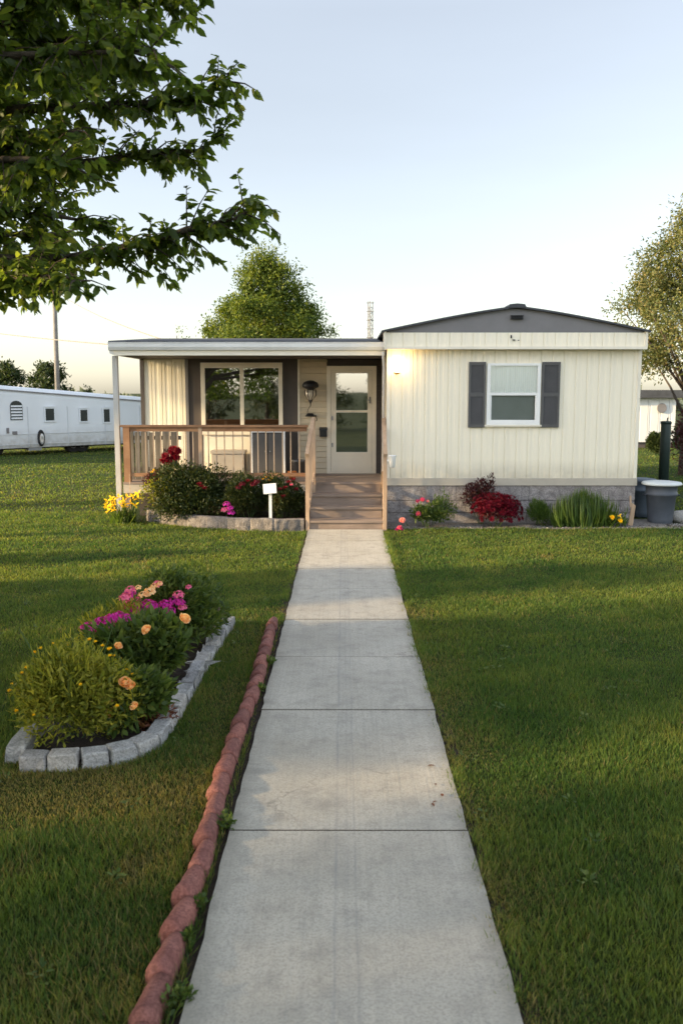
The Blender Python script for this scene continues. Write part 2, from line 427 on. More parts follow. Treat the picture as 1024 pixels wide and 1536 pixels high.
# paler hazy sky, gain raised overhead and behind camera to light path and facade
hs = nt.nodes.new('ShaderNodeHueSaturation'); hs.inputs['Saturation'].default_value = .42
nt.links.new(sky.outputs[0], hs.inputs['Color'])
tc = nt.nodes.new('ShaderNodeTexCoord'); sx = nt.nodes.new('ShaderNodeSeparateXYZ'); nt.links.new(tc.outputs['Generated'], sx.inputs[0])
def wm(op, a, b=0.0):
    x = nt.nodes.new('ShaderNodeMath'); x.operation = op
    for so, v in ((x.inputs[0], a), (x.inputs[1], b)):
        if hasattr(v, 'links'): nt.links.new(v, so)
        else: so.default_value = v
    return x.outputs[0]
gr = nt.nodes.new('ShaderNodeValToRGB'); nt.links.new(sx.outputs[2], gr.inputs[0]); e = gr.color_ramp
while len(e.elements) < 5: e.elements.new(.5)
for el, (p_, v) in zip(e.elements, ((0, .48), (.12, .375), (.25, .365), (.37, .39), (.55, .64), (1, .62))): el.position = p_; el.color = (v, v, v, 1)
fr_y = wm('ADD', wm('MULTIPLY', wm('MINIMUM', sx.outputs[1], 0.0), -1.0), 1.0)
hz = nt.nodes.new('ShaderNodeTexNoise'); hz.inputs['Scale'].default_value = 1.6; hz.inputs['Detail'].default_value = 5; hz.inputs['Roughness'].default_value = .55
mp_ = nt.nodes.new('ShaderNodeMapping'); mp_.inputs['Scale'].default_value = (1, 1, 5); nt.links.new(tc.outputs['Generated'], mp_.inputs[0]); nt.links.new(mp_.outputs[0], hz.inputs['Vector'])
fr_y = wm('MULTIPLY', fr_y, wm('ADD', wm('MULTIPLY', hz.outputs['Fac'], .14), .93))
gain = wm('MULTIPLY', wm('MULTIPLY', gr.outputs[0], fr_y), 2.9)
vm = nt.nodes.new('ShaderNodeVectorMath'); vm.operation = 'SCALE'; wr = nt.nodes.new('ShaderNodeValToRGB'); nt.links.new(sx.outputs[2], wr.inputs[0])
wr.color_ramp.elements[0].color = (1, .955, .86, 1); wr.color_ramp.elements[1].position = .22; wr.color_ramp.elements[1].color = (1, 1, 1, 1)
wmx = nt.nodes.new('ShaderNodeMix'); wmx.data_type = 'RGBA'; wmx.blend_type = 'MULTIPLY'; wmx.inputs[0].default_value = 1
nt.links.new(hs.outputs[0], wmx.inputs[6]); nt.links.new(wr.outputs[0], wmx.inputs[7]); nt.links.new(wmx.outputs[2], vm.inputs[0]); nt.links.new(gain, vm.inputs['Scale'])
nt.links.new(vm.outputs[0], bg.inputs[0]); nt.links.new(bg.outputs[0], wo.inputs[0])
sd = bpy.data.lights.new('sun', 'SUN'); sd.energy = 13.5; sd.angle = R(1.3); sd.color = (1.0, .74, .40)
sun = bpy.data.objects.new('sun', sd); COL.objects.link(sun)
sun.rotation_euler = SUN_DIR.to_track_quat('Z', 'Y').to_euler(); sun.location = (-30, 5, 12)
scn.view_settings.view_transform = 'Standard'; scn.view_settings.look = 'None'
scn.view_settings.exposure = 0; scn.view_settings.gamma = 1
scn.cycles.max_bounces = 8; scn.cycles.transparent_max_bounces = 16
scn.cycles.use_denoising = True

# ------------------------------------------------------------------ ground, path
def sheet():
    xs = sorted(set(list(np.linspace(-40, 40, 81)) + [-3000, -1000, -300, -120, 120, 300, 1000, 3000]))
    ys = sorted(set(list(np.linspace(-30, 70, 101)) + [-3000, -800, -200, 120, 300, 1000, 3000]))
    nx, ny = len(xs), len(ys)
    V = np.array([(x, y, 0.0) for y in ys for x in xs])
    q = [(j*nx+i, j*nx+i+1, (j+1)*nx+i+1, (j+1)*nx+i) for j in range(ny-1) for i in range(nx-1)]
    return np_mesh('lawn_ground', V, None, q)
ground = kind(link('ground', sheet(), M['ground']))

PX0, PX1 = -.567, .627
JOINTS = [1.2, 2.55, 4.22, 5.94, 7.19, 8.43, 9.80, 10.95, 12.06, 13.1, 14.17]
mb = MB()
for i, (a, b) in enumerate(zip(JOINTS, JOINTS[1:])):
    n = max(3, int((b - a)/.10)); ys = np.linspace(a + .010, b - .010, n)
    def ex(s, y): return s + .012*mnoise.noise(Vector((s*7, y*2.3, 1.7))) + .010*mnoise.noise(Vector((s*3, y*9, 4.1)))
    tilt = [0.0, .002, -.001, .002, -.001, .002, 0, .001, -.001, .001][i]
    zt = .028 + tilt
    L_ = [Vector((ex(PX0, y), y, zt)) for y in ys]; Rr = [Vector((ex(PX1, y), y, zt)) for y in ys]
    vl = [mb.bm.verts.new(p) for p in L_]; vr = [mb.bm.verts.new(p) for p in Rr]
    vb = [mb.bm.verts.new(p - Vector((0, 0, .1))) for p in L_]; vc = [mb.bm.verts.new(p - Vector((0, 0, .1))) for p in Rr]
    for k in range(n-1):
        mb.bm.faces.new((vl[k], vr[k], vr[k+1], vl[k+1]))
        mb.bm.faces.new((vb[k], vl[k], vl[k+1], vb[k+1])); mb.bm.faces.new((vr[k], vc[k], vc[k+1], vr[k+1]))
    mb.bm.faces.new((vb[0], vc[0], vr[0], vl[0])); mb.bm.faces.new((vl[-1], vr[-1], vc[-1], vb[-1]))
path = kind(mb.build('path', M['concrete'], bevel=.006))
# dark soil showing along the walk and in its joints
mb = MB()
def strip(x0, x1, y0, y1, z, amp=.02):
    ys = np.linspace(y0, y1, 90); a = []; b = []
    for y in ys:
        a.append(mb.bm.verts.new((x0 + amp*mnoise.noise(Vector((x0, y*3, 3))), y, z))); b.append(mb.bm.verts.new((x1 + amp*mnoise.noise(Vector((x1, y*3.3, 8))), y, z)))
    for k in range(len(ys)-1): mb.bm.faces.new((a[k], b[k], b[k+1], a[k+1]))
strip(-.64, .70, 1.2, 14.15, .006, .03)
for y in JOINTS[1:-1]:
    ww = .011; mb.box(PX0 - .01, PX1 + .01, y - ww, y + ww, .010, .0245)
kind(mb.build('soil', M['soil']))

# ------------------------------------------------------------------ left flower bed outline
BED_FRONT = [G(x, y) for x, y in ((2,1148),(28,1158),(70,1158),(118,1156),(166,1150),(208,1140),(238,1124))]
BED_SIDE = [G(x, y) for x, y in ((238,1124),(262,1090),(285,1052),(303,1018),(322,985),(338,958),(352,938))]
BED_BACK = [G(x, y) for x, y in ((330,915),(270,905),(215,930),(160,965),(95,1010),(62,1060),(50,1100))]
BED_POLY = [(p.x, p.y) for p in [G(34, 1144)] + BED_FRONT[2:] + BED_SIDE[1:] + BED_BACK]
def inside(poly, X, Y):
    X = np.asarray(X); Y = np.asarray(Y); r_ = np.zeros(X.shape, bool); n = len(poly); j = n-1
    for i in range(n):
        xi, yi = poly[i]; xj, yj = poly[j]
        c = ((yi > Y) != (yj > Y)) & (X < (xj-xi)*(Y-yi)/(yj-yi+1e-12) + xi)
        r_ ^= c; j = i
    return r_

# ------------------------------------------------------------------ grass
def blocked(X, Y, marg=0.0):
    b = (X > PX0 - .03 - marg) & (X < PX1 + .02 + marg) & (Y < 14.25)
    b |= inside(BED_POLY, X, Y)
    b |= (X > -4.05) & (X < .75) & (Y > 15.1) & (Y < 21.5)
    b |= (X > .6) & (X < 5.2) & (Y > 14.3) & (Y < 25)
    b |= (X > 4.8) & (X < 6.4) & (Y > 14.55) & (Y < 16.5)
    yk = np.interp(X, [-3.4, -3.0, -2.4, -1.6, -.5], [15.3, 14.85, 14.5, 14.35, 14.25])
    b |= (X > -3.35) & (X < -.5) & (Y > yk) & (Y < 15.4)
    rx = np.interp(Y, [2.6, 8.35], [RED_A, RED_B])
    b |= (Y < 8.35) & (np.abs(X - rx) < .05)
    return b
RED_A, RED_B = G(222, 1536).x, G(410, 942).x
def grass_zone(n, y0, y1, xr, h, wd, seed, mode='lawn'):
    g = np.random.default_rng(seed)
    Y = g.uniform(y0, y1, n); X = g.uniform(-1, 1, n)*np.interp(Y, [y0, y1], xr)
    k = ~blocked(X, Y); X, Y = X[k], Y[k]
    return X, Y, h, wd
def fnoise(X, Y, s, o):
    """cheap smooth noise in 2D from summed sines"""
    r_ = np.zeros_like(X)
    q = np.random.default_rng(o)
    for _ in range(6):
        a = q.uniform(0, 6.28); f = s*q.uniform(.6, 1.7); p = q.uniform(0, 6.28)
        r_ += np.sin((X*np.cos(a) + Y*np.sin(a))*f + p)
    return r_/6**.5
def build_grass(name, zones, label):
    Vs, Ts, Qs, A1, A2, A3 = [], [], [], [], [], []; off = 0
    for X, Y, h, wd in zones:
        n = len(X)
        if n == 0: continue
        clump = fnoise(X, Y, 9.0, 5)*.5 + fnoise(X, Y, 2.5, 6)*.5
        hh = h*(.5 + .75*rng.random(n)**1.4)*(1 + .32*clump)
        dryf = np.clip(.5*fnoise(X, Y, 3.0, 3) + .45*fnoise(X, Y, 9.0, 4) - .75, 0, 1)*.8
        edge = np.minimum(np.abs(X - PX1), np.abs(X - PX0 + .25))
        dryf += np.clip(1 - edge/.42, 0, 1)*(.32 + .35*fnoise(X, Y, 5, 8))*(Y < 9)
        bl = np.exp(-((X + 1.55)/.6)**2 - ((Y - 4.7)/.4)**2)*1.2
        dryf += bl
        hh *= 1 - .45*np.clip(dryf, 0, 1)
        dry = (rng.random(n) < np.clip(dryf, 0, .85) + .07).astype(float)*(.4 + .6*rng.random(n))
        ang = rng.uniform(0, 6.283, n); lean = rng.uniform(.12, .85, n)
        D = np.stack([np.cos(ang)*lean, np.sin(ang)*lean, np.ones(n)], 1)
        fa = rng.uniform(0, 6.283, n)
        N = np.stack([np.cos(fa), np.sin(fa), np.zeros(n)], 1) + 1e-3
        N = np.where((rng.random(n) < .5)[:, None], np.stack([np.cos(ang), np.sin(ang), -lean], 1), N)
        P = np.stack([X, Y, np.full(n, -.004)], 1)
        V, T, Q = leaves(P, D, N, hh*np.sqrt(1 + lean**2)*.9, wd*(.7 + .6*rng.random(n)), BLADE, .18)
        Vs.append(V); Ts.append(T + off); Qs.append(Q + off); off += len(V)
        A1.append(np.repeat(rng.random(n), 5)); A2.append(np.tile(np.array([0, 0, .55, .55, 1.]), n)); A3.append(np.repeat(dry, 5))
    me = np_mesh(name, np.concatenate(Vs), np.concatenate(Ts), np.concatenate(Qs),
                 dict(rnd=np.concatenate(A1), tip=np.concatenate(A2), dry=np.concatenate(A3)))
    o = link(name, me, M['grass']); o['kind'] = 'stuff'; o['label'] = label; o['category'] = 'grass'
    return o
zones = [grass_zone(190000, 1.9, 4.2, (2.3, 3.2), .062, .0040, 1),
         grass_zone(270000, 4.2, 7.2, (3.2, 4.6), .050, .0046, 2),
         grass_zone(230000, 7.2, 11.0, (4.6, 6.2), .046, .0068, 3),
         grass_zone(170000, 11.0, 16.5, (6.2, 9.0), .045, .010, 4),
         grass_zone(150000, 16.5, 44.0, (9.0, 20.0), .048, .024, 5)]
# taller ragged tufts hanging over the edges of the walk and round the edgings
def tufts(spots, per, h, wd, spread=.03):
    X = []; Y = []
    for x, y in spots:
        X.append(x + rng.normal(0, spread, per)); Y.append(y + rng.normal(0, spread*1.3, per))
    return np.concatenate(X), np.concatenate(Y), h, wd
te = [(PX1 + .005 + .06*random.random()**1.5, random.uniform(1.9, 14.1)) for _ in range(330)]
te += [(PX1 + .03, y) for y in (2.95, 3.62, 4.9, 5.25, 6.1)]
te += [(PX0 - .05 - .02*random.random(), random.uniform(8.3, 14)) for _ in range(60)]
zones.append(tufts(te, 30, .068, .0048, .026))
rl = [(np.interp(y, [2.6, 8.35], [RED_A, RED_B]) - .085, y) for y in np.random.default_rng(3).uniform(2.4, 8.3, 80)]
zones.append(tufts(rl, 22, .060, .006, .022))
fr = []
for P_ in (BED_FRONT, BED_SIDE):
    for a, b in zip(P_, P_[1:]):
        for t_ in np.linspace(0, 1, 5):
            p = a.lerp(b, t_); d = (b - a).normalized(); n_ = Vector((d.y, -d.x, 0))
            p = p + n_*.05; fr.append((p.x, p.y))
zones.append(tufts(fr, 26, .06, .006, .025))
zones.append(tufts([(x_, 14.25 + .035*math.sin(x_*5) + .02*math.sin(x_*13)) for x_ in np.linspace(.7, 6.3, 150)], 24, .06, .010, .03))
build_grass('lawn_grass', zones, 'mown green lawn on both sides of the concrete walk')

# ------------------------------------------------------------------ the mobile home
YF = 14.9                                   # front of the gabled section
P = lambda px, py, Y=YF: A(px, py, Y)
X0, X1 = P(580, 620).x, P(957, 620).x       # its side walls
ZB, ZT = P(700, 718).z, P(700, 524).z       # siding bottom and top
ZS = P(700, 728).z
home = empty('mobile_home', ((X0+X1)/2, YF, 0), 'cream mobile home with grey gable, shuttered window and covered side porch', 'mobile home')

def ribbed(x0, x1, z0, z1, y, holes=(), period=.1905, M_=None, depth=.010):
    """vertical ribbed sheet siding facing -y with rectangular openings"""
    mb = MB(); prof = [(0, 0), (.006, depth), (.016, depth), (.022, 0), (.068, 0), (.073, depth*.35), (.122, depth*.35), (.127, 0), (.168, 0)]
    xs = []
    k = math.floor(x0/period)
    while k*period < x1:
        for a, d in prof:
            x = k*period + a
            if x0 < x < x1: xs.append((x, d))
        k += 1
    for h in holes: xs += [(h[0], 0), (h[1], 0)]
    xs = sorted(set([(x0, 0)] + xs + [(x1, 0)]))
    for (xa, da), (xb, db) in zip(xs, xs[1:]):
        if xb - xa < 1e-6: continue
        xm = (xa + xb)/2; segs = [(z0, z1)]
        for h in holes:
            if h[0] < xm < h[1]:
                segs = [s for a, b in segs for s in ((a, h[2]), (h[3], b)) if s[1] > s[0]]
        for a, b in segs:
            pts = [(xa, y + da, a), (xb, y + db, a), (xb, y + db, b), (xa, y + da, b)]
            mb.poly(pts if M_ is None else [M_ @ Vector(q) for q in pts])
    bmesh.ops.remove_doubles(mb.bm, verts=mb.bm.verts[:], dist=1e-5)
    return mb
WX0, WX1, WZ0, WZ1 = P(729, 600).x, P(809, 600).x, P(768, 637).z, P(768, 545).z
wall = ribbed(X0 + .05, X1 - .05, ZB, ZT, YF, [(WX0+.01, WX1-.01, WZ0+.01, WZ1-.01)]).build('front_wall', M['siding'], home)
# closed body of the section behind its siding: side walls and back
mb = MB()
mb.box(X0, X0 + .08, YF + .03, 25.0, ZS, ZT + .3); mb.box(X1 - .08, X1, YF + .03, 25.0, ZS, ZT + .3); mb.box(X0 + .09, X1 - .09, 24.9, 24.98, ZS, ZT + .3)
mb.build('side_wall', M['siding2'], home)
for a, b in ((X0 - .005, X0 + .05), (X1 - .05, X1 + .005)): MB().box(a, b, YF - .014, YF + .04, ZB + .012, ZT).build('corner_trim', M['trim'], home, bevel=.006)
mb = MB(); mb.box(X0 - .02, X1 + .01, YF - .03, YF + .03, ZS, ZB + .01); mb.build('base_trim', M['base_trim'], home, bevel=.006)
# stone-faced skirting: three courses
zc = [-.05, ZS*.30, ZS*.62, ZS - .004]
bm_ = MB()
for i, (a, b) in enumerate(zip(zc, zc[1:])):
    x = X0 + .01 - (i % 2)*.0
    xx = [X0 + .01]
    while xx[-1] < X1 - .02: xx.append(min(xx[-1] + random.uniform(1.1, 1.35), X1 - .01))
    for xa, xb in zip(xx, xx[1:]): bm_.box(xa + .003, xb - .003, YF - .012 + .006*(i % 2), YF + .10, a + .006, b - .004)
skirt = bm_.build('skirting', M['skirt'], home, bevel=.010, seg=2)
mb = MB(); mb.box(X0 + .03, X1 - .03, YF + .02, YF + .09, -.05, ZS - .01); mb.build('skirting_backing', M['dark_panel'], home)
# gable
ZE, ZP = P(700, 497, 14.76).z, P(775, 461, 14.70).z
XP = P(775, 470, 14.7).x
XE0, XE1 = P(576, 500, 14.74).x, P(970, 510, 14.74).x
ZBB = P(700, 523, 14.74).z
mb2 = ribbed(XE0 + .03, XE1 - .03, ZBB + .035, ZE - .02, 14.76, (), .1905, None, .011); mb2.build('fascia_panel', M['siding'], home)
mb = MB(); mb.box(XE0 + .02, XE1 - .02, 14.80, YF + .2, ZBB + .004, ZE - .02)
mb.build('soffit_box', M['trim'], home)
mb = MB(); mb.box(XE0, XE1, 14.725, 14.775, ZBB - .01, ZBB + .035); mb.box(XE0 - .004, XE0 + .035, 14.73, 15.0, ZBB + .037, ZE); mb.box(XE1 - .035, XE1 + .004, 14.73, 15.0, ZBB + .037, ZE)
mb.build('fascia_trim', M['trim'], home, bevel=.006)
def rz(x):      # gently bowed roof line
    t = (x - XP)/(XE0 - XP if x < XP else XE1 - XP)
    return ZP - (ZP - ZE)*(t**1.22)
xs = np.linspace(XE0, XE1, 41)
mb = MB(); pts = [(XE0 + .03, 14.77, ZE - .018)] + [(x, 14.77, rz(x) - .012) for x in xs[1:-1]] + [(XE1 - .03, 14.77, ZE - .018)]
mb.prism(pts, (0, .06, 0)); mb.build('gable_panel', M['gable'], home)
mb = MB()
top = [(x, 14.70, rz(x) + .022) for x in np.linspace(XE0 - .04, XE1 + .04, 43)]
a = [mb.bm.verts.new(p) for p in top]; b = [mb.bm.verts.new((x, 25.1, z)) for x, y, z in top]
c = [mb.bm.verts.new((x, 14.70, z - .032)) for x, y, z in top]; d = [mb.bm.verts.new((x, 25.1, z - .032)) for x, y, z in top]
for k in range(len(top)-1):
    mb.bm.faces.new((a[k], a[k+1], b[k+1], b[k])); mb.bm.faces.new((c[k], d[k], d[k+1], c[k+1])); mb.bm.faces.new((c[k], c[k+1], a[k+1], a[k]))
mb.bm.faces.new((a[0], b[0], d[0], c[0])); mb.bm.faces.new((a[-1], c[-1], d[-1], b[-1]))
roof = mb.build('roof', M['roof'], home)
mb = MB(); mb.prism([(XP-.14, 14.685, ZP-.005), (XP-.12, 14.685, ZP+.05), (XP, 14.685, ZP+.062), (XP+.12, 14.685, ZP+.05), (XP+.15, 14.685, ZP-.005)], (0, .5, 0))
mb.build('ridge_cap', M['roof'], roof, bevel=.006)
vz = P(775, 476, 14.75).z
mb = MB(); mb.box(XP - .10, XP + .11, 14.72, 14.765, vz - .03, vz - .022); mb.box(XP - .10, XP + .11, 14.70, 14.765, vz + .022, vz + .03)
for k in range(3): mb.box(XP - .095, XP + .105, 14.712, 14.76, vz - .018 + k*.013, vz - .012 + k*.013)
mb.build('gable_vent', M['black'], home)
for px, py, w_, h_ in ((766, 505, .022, .05), (770, 510, .045, .016), (777, 510.5, .022, .012)):
    q = P(px, py, 14.75); MB().box(q.x - w_/2, q.x + w_/2, 14.745, 14.757, q.z - h_/2, q.z + h_/2).build('dark_mark', M['black'], home, bevel=.003)
# front window with sashes, curtain, blind
win = MB()
fw = .055
yw0, yw1 = YF - .035, YF + .03
win.box(WX0, WX0 + fw, yw0, yw1, WZ0, WZ1); win.box(WX1 - fw, WX1, yw0, yw1, WZ0, WZ1)
win.box(WX0 + fw, WX1 - fw, yw0, yw1, WZ0, WZ0 + fw); win.box(WX0 + fw, WX1 - fw, yw0, yw1, WZ1 - fw*.7, WZ1)
window = win.build('window', M['white'], home, bevel=.006)
WZM = P(768, 591).z
mb = MB(); mb.box(WX0 + fw - .002, WX1 - fw + .002, yw0 + .006, yw1 - .01, WZM - .022, WZM + .022)
for x in (WX0 + fw, WX1 - fw - .024): mb.box(x, x + .024, yw0 + .008, yw1 - .012, WZ0 + fw, WZM - .022)
mb.box(WX0 + fw + .024, WX1 - fw - .024, yw0 + .008, yw1 - .012, WZ0 + fw, WZ0 + fw + .024)
mb.build('sash', M['white'], window, bevel=.004)
mb = MB(); mb.box(WX0 - .03, WX1 + .03, YF - .05, YF + .0, WZ0 - .03, WZ0 - .002); mb.build('sill', M['trim'], window, bevel=.005)
mb = MB(); mb.poly([(WX0+fw-.01, YF+.004, WZ0+.04), (WX1-fw+.01, YF+.004, WZ0+.04), (WX1-fw+.01, YF+.004, WZM), (WX0+fw-.01, YF+.004, WZM)]); mb.poly([(WX0+fw-.01, YF-.006, WZM), (WX1-fw+.01, YF-.006, WZM), (WX1-fw+.01, YF-.006, WZ1-.02), (WX0+fw-.01, YF-.006, WZ1-.02)])
mb.build('pane', M['glass'], window)
mb = MB(); n = 60; xs_ = np.linspace(WX0 + .02, WX1 - .02, n)
v0 = [mb.bm.verts.new((x, YF + .020 + .006*math.sin(i*1.1) + .006*math.sin(i*2.7), WZM - .03)) for i, x in enumerate(xs_)]
v1 = [mb.bm.verts.new((x, YF + .020 + .006*math.sin(i*1.1) + .006*math.sin(i*2.7), WZ1)) for i, x in enumerate(xs_)]
for i in range(n-1): mb.bm.faces.new((v0[i], v0[i+1], v1[i+1], v1[i]))
mb.build('curtain', M['curtain'], window, smooth=True)
mb = MB(); z = WZ0 + .02
while z < WZM + .02:
    mb.poly([(WX0 + .02, YF + .058, z), (WX1 - .02, YF + .058, z), (WX1 - .02, YF + .045, z + .021), (WX0 + .02, YF + .045, z + .021)]); z += .022
mb.box(WX0 - .02, WX1 + .02, YF + .12, YF + .13, WZ0 - .02, WZ1 + .02)
mb.build('blind', M['blind'], window)
# shutters: framed, louvred in two fields
def shutter(px0, px1):
    x0, x1 = P(px0, 590).x, P(px1, 590).x; z0, z1 = P(715, 641).z, P(715, 543).z
    y1 = YF - .004; y0 = YF - .038; s = .035; zm = (z0 + z1)/2
    mb = MB()
    mb.box(x0, x0 + s, y0, y1, z0, z1); mb.box(x1 - s, x1, y0, y1, z0, z1)
    for a, b in ((z0, z0 + .05), (zm - .03, zm + .03), (z1 - .05, z1)): mb.box(x0 + s, x1 - s, y0 + .002, y1, a, b)
    fr_ = mb.build('shutter', M['shutter'], home, bevel=.004)
    mb = MB()
    for a, b in ((z0 + .05, zm - .03), (zm + .03, z1 - .05)):
        mb.box(x0 + s, x1 - s, y1 - .004, y1 - .001, a, b)
        z = a + .004
        while z < b - .02:
            mb.poly([(x0 + s, y0 + .006, z), (x1 - s, y0 + .006, z), (x1 - s, y0 + .020, z + .022), (x0 + s, y0 + .020, z + .022)]); z += .024
    mb.build('louvres', M['shutter'], fr_)
shutter(702, 727); shutter(811, 838)

# --- porch side of the home
YW = 17.0; ZD = .68
W = lambda px, py: A(px, py, YW)
XW0 = W(217, 600).x
ZC = 2.83                                   # porch ceiling
xa, xb, xc, xd, xe, xf = W(279, 600).x, W(300, 600).x, W(427, 600).x, W(447, 600).x, W(489, 600).x, W(565, 600).x
ribbed(XW0, xa, ZD - .02, ZC, YW, (), .1905).build('porch_panel', M['siding'], home)
mb = MB(); mb.box(XW0 - .07, XW0, YW - .02, YW + .04, .1, ZC); mb.build('porch_corner_board', M['dark_panel'], home, bevel=.004)
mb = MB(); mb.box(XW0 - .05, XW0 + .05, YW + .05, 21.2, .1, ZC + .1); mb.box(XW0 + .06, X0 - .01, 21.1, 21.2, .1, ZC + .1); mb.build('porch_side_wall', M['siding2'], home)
# dark infill round the slider, with its opening
SX0, SX1, SZ0, SZ1 = W(302, 600).x, W(424, 600).x, W(360, 652).z, W(360, 544).z
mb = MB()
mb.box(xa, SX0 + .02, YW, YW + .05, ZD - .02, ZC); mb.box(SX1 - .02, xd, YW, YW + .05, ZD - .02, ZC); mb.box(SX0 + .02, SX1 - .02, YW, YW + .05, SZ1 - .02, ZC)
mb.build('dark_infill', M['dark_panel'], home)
mb = MB(); mb.box(xa - .005, xa + .05, YW - .02, YW, ZD - .02, ZC); mb.build('corner_bead', M['gable'], home)
mb = MB(); mb.box(SX0 + .02, SX1 - .02, YW + .004, YW + .05, ZD - .02, SZ0 + .02)
mb.build('lower_panel', M['trim'], home)
mb = MB(); f_ = .075
mb.box(SX0, SX0 + f_, YW - .04, YW + .05, SZ0, SZ1); mb.box(SX1 - f_, SX1, YW - .04, YW + .05, SZ0, SZ1)
mb.box(SX0 + f_, SX1 - f_, YW - .04, YW + .05, SZ1 - .10, SZ1); mb.box(SX0 + f_, SX1 - f_, YW - .04, YW + .05, SZ0, SZ0 + .06)
slider = mb.build('sliding_window', M['trim'], home, bevel=.006)
sm = W(363, 600).x
mb = MB(); mb.box(sm - .035, sm + .035, YW - .03, YW + .03, SZ0 + .06, SZ1 - .10); mb.build('mullion', M['trim'], slider, bevel=.005)
for a, b, yy in ((SX0 + f_, sm - .035, .0), (sm + .035, SX1 - f_, .012)):
    MB().poly([(a, YW + yy, SZ0 + .05), (b, YW + yy, SZ0 + .05), (b, YW + yy, SZ1 - .09), (a, YW + yy, SZ1 - .09)]).build('pane', M['glass_dark'], slider)
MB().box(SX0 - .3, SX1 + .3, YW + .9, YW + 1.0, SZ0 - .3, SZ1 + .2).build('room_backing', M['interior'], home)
# lap siding round the door
DX0, DX1, DZ1 = W(490, 600).x, W(564, 600).x, W(527, 549).z
def lap(x0, x1, z0, z1, y):
    mb = MB(); z = z0
    while z < z1 - 1e-4:
        b = min(z + .105, z1); mb.poly([(x0, y - .024, z + .006), (x1, y - .024, z + .006), (x1, y - .002, b), (x0, y - .002, b)])
        mb.poly([(x0, y, z), (x1, y, z), (x1, y - .024, z + .006), (x0, y - .024, z + .006)]); z = b
    return mb
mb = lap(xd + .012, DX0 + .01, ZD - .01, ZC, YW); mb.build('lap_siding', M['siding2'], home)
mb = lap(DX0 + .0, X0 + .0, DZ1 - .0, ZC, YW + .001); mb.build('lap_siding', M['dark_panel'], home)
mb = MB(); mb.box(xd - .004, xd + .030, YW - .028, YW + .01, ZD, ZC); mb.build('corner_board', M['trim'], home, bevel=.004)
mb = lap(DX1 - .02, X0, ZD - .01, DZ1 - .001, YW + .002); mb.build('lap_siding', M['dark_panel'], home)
# front storm door
mb = MB(); jf = .075
mb.box(DX0, DX0 + jf, YW - .045, YW + .05, ZD, DZ1); mb.box(DX1 - jf, DX1, YW - .045, YW + .05, ZD, DZ1); mb.box(DX0 + jf, DX1 - jf, YW - .045, YW + .05, DZ1 - jf, DZ1)
mb.box(DX0 + jf, DX1 - jf, YW - .03, YW + .05, ZD, ZD + .025)
door_ = mb.build('door_frame', M['trim'], home, bevel=.006)
gx0, gx1 = W(504, 600).x, W(551, 600).x; gz0, gz1, gzm = W(527, 678).z, W(527, 560).z, W(527, 617).z
d0, d1, dz0, dz1 = DX0 + jf + .004, DX1 - jf - .004, ZD + .03, DZ1 - jf - .004
mb = MB(); ya, yb = YW - .030, YW + .008
mb.box(d0, gx0, ya, yb, dz0, dz1); mb.box(gx1, d1, ya, yb, dz0, dz1); mb.box(gx0, gx1, ya, yb, gz1, dz1); mb.box(gx0, gx1, ya, yb, dz0, gz0)
mb.box(gx0, gx1, ya + .003, yb, gzm - .022, gzm + .022)
door = mb.build('door', M['trim'], home, bevel=.004)
mb = MB(); mb.box(gx0 - .02, gx1 + .02, ya - .006, ya, dz0 + .04, gz0 - .10); mb.build('kick_plate', M['trim'], door, bevel=.004)
for a, b in ((gz0, gzm - .022), (gzm + .022, gz1)):
    MB().poly([(gx0, YW - .008, a), (gx1, YW - .008, a), (gx1, YW - .008, b), (gx0, YW - .008, b)]).build('pane', M['glass_dark'], door)
for py in (668, 628): q = W(503, py); MB().box(d0 + .012, d0 + .036, ya - .02, ya, q.z - .03, q.z + .05).build('hinge', M['galv'], door, bevel=.003)
q = W(555, 600); mb = MB(); mb.box(d1 - .055, d1 - .025, ya - .012, ya, q.z - .06, q.z + .06); mb.tube([(d1 - .04, ya - .012, q.z), (d1 - .04, ya - .05, q.z), (d1 - .09, ya - .055, q.z)], .009, 8)
mb.build('handle', M['galv'], door, smooth=True)
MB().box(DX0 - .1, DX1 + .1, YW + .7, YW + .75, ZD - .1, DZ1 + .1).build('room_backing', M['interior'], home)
# dividing wall between porch and gabled section (facing the door)
# porch roof: gutter fascia, ceiling, shingled top
YR = 15.05
RX0, RX1 = A(161, 520, YR).x, X0 - .03
zg0, zg1, zg2 = A(300, 533, YR).z, A(300, 526, YR).z, A(300, 513.5, YR).z
mb = MB(); mb.box(RX0 + .10, RX1, YR + .02, YR + .06, zg0, zg1 + .01); mb.build('porch_fascia', M['trim'], home, bevel=.004)
mb = MB()
prof = [(0, zg1), (-.035, zg1 + .01), (-.06, zg1 + .06), (-.065, zg2 - .02), (-.075, zg2), (-.06, zg2 + .004), (-.045, zg2 - .01), (-.0, zg2 - .012)]
mb.prism([(RX0 + .02, YR + .02 + a, b) for a, b in prof], (RX1 - RX0 - .02, 0, 0)); mb.build('gutter', M['gutter'], home, bevel=.003)
mb = MB(); mb.prism([(RX0 + .10, YR + .06, zg0 + .003), (RX0 + .02, YR + .06, zg0 + .03), (RX0, YR + .06, zg1 + .06), (RX0 + .04, YR + .06, zg2), (RX0 + .12, YR + .06, zg2)], (0, 3.6, 0))
mb.build('roof_edge', M['gutter'], home, bevel=.006)
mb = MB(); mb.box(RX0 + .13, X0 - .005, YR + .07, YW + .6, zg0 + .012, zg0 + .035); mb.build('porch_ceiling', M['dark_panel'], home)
mb = MB()
zr0, zr1 = zg2 + .006, A(300, 507.5, 18.4).z
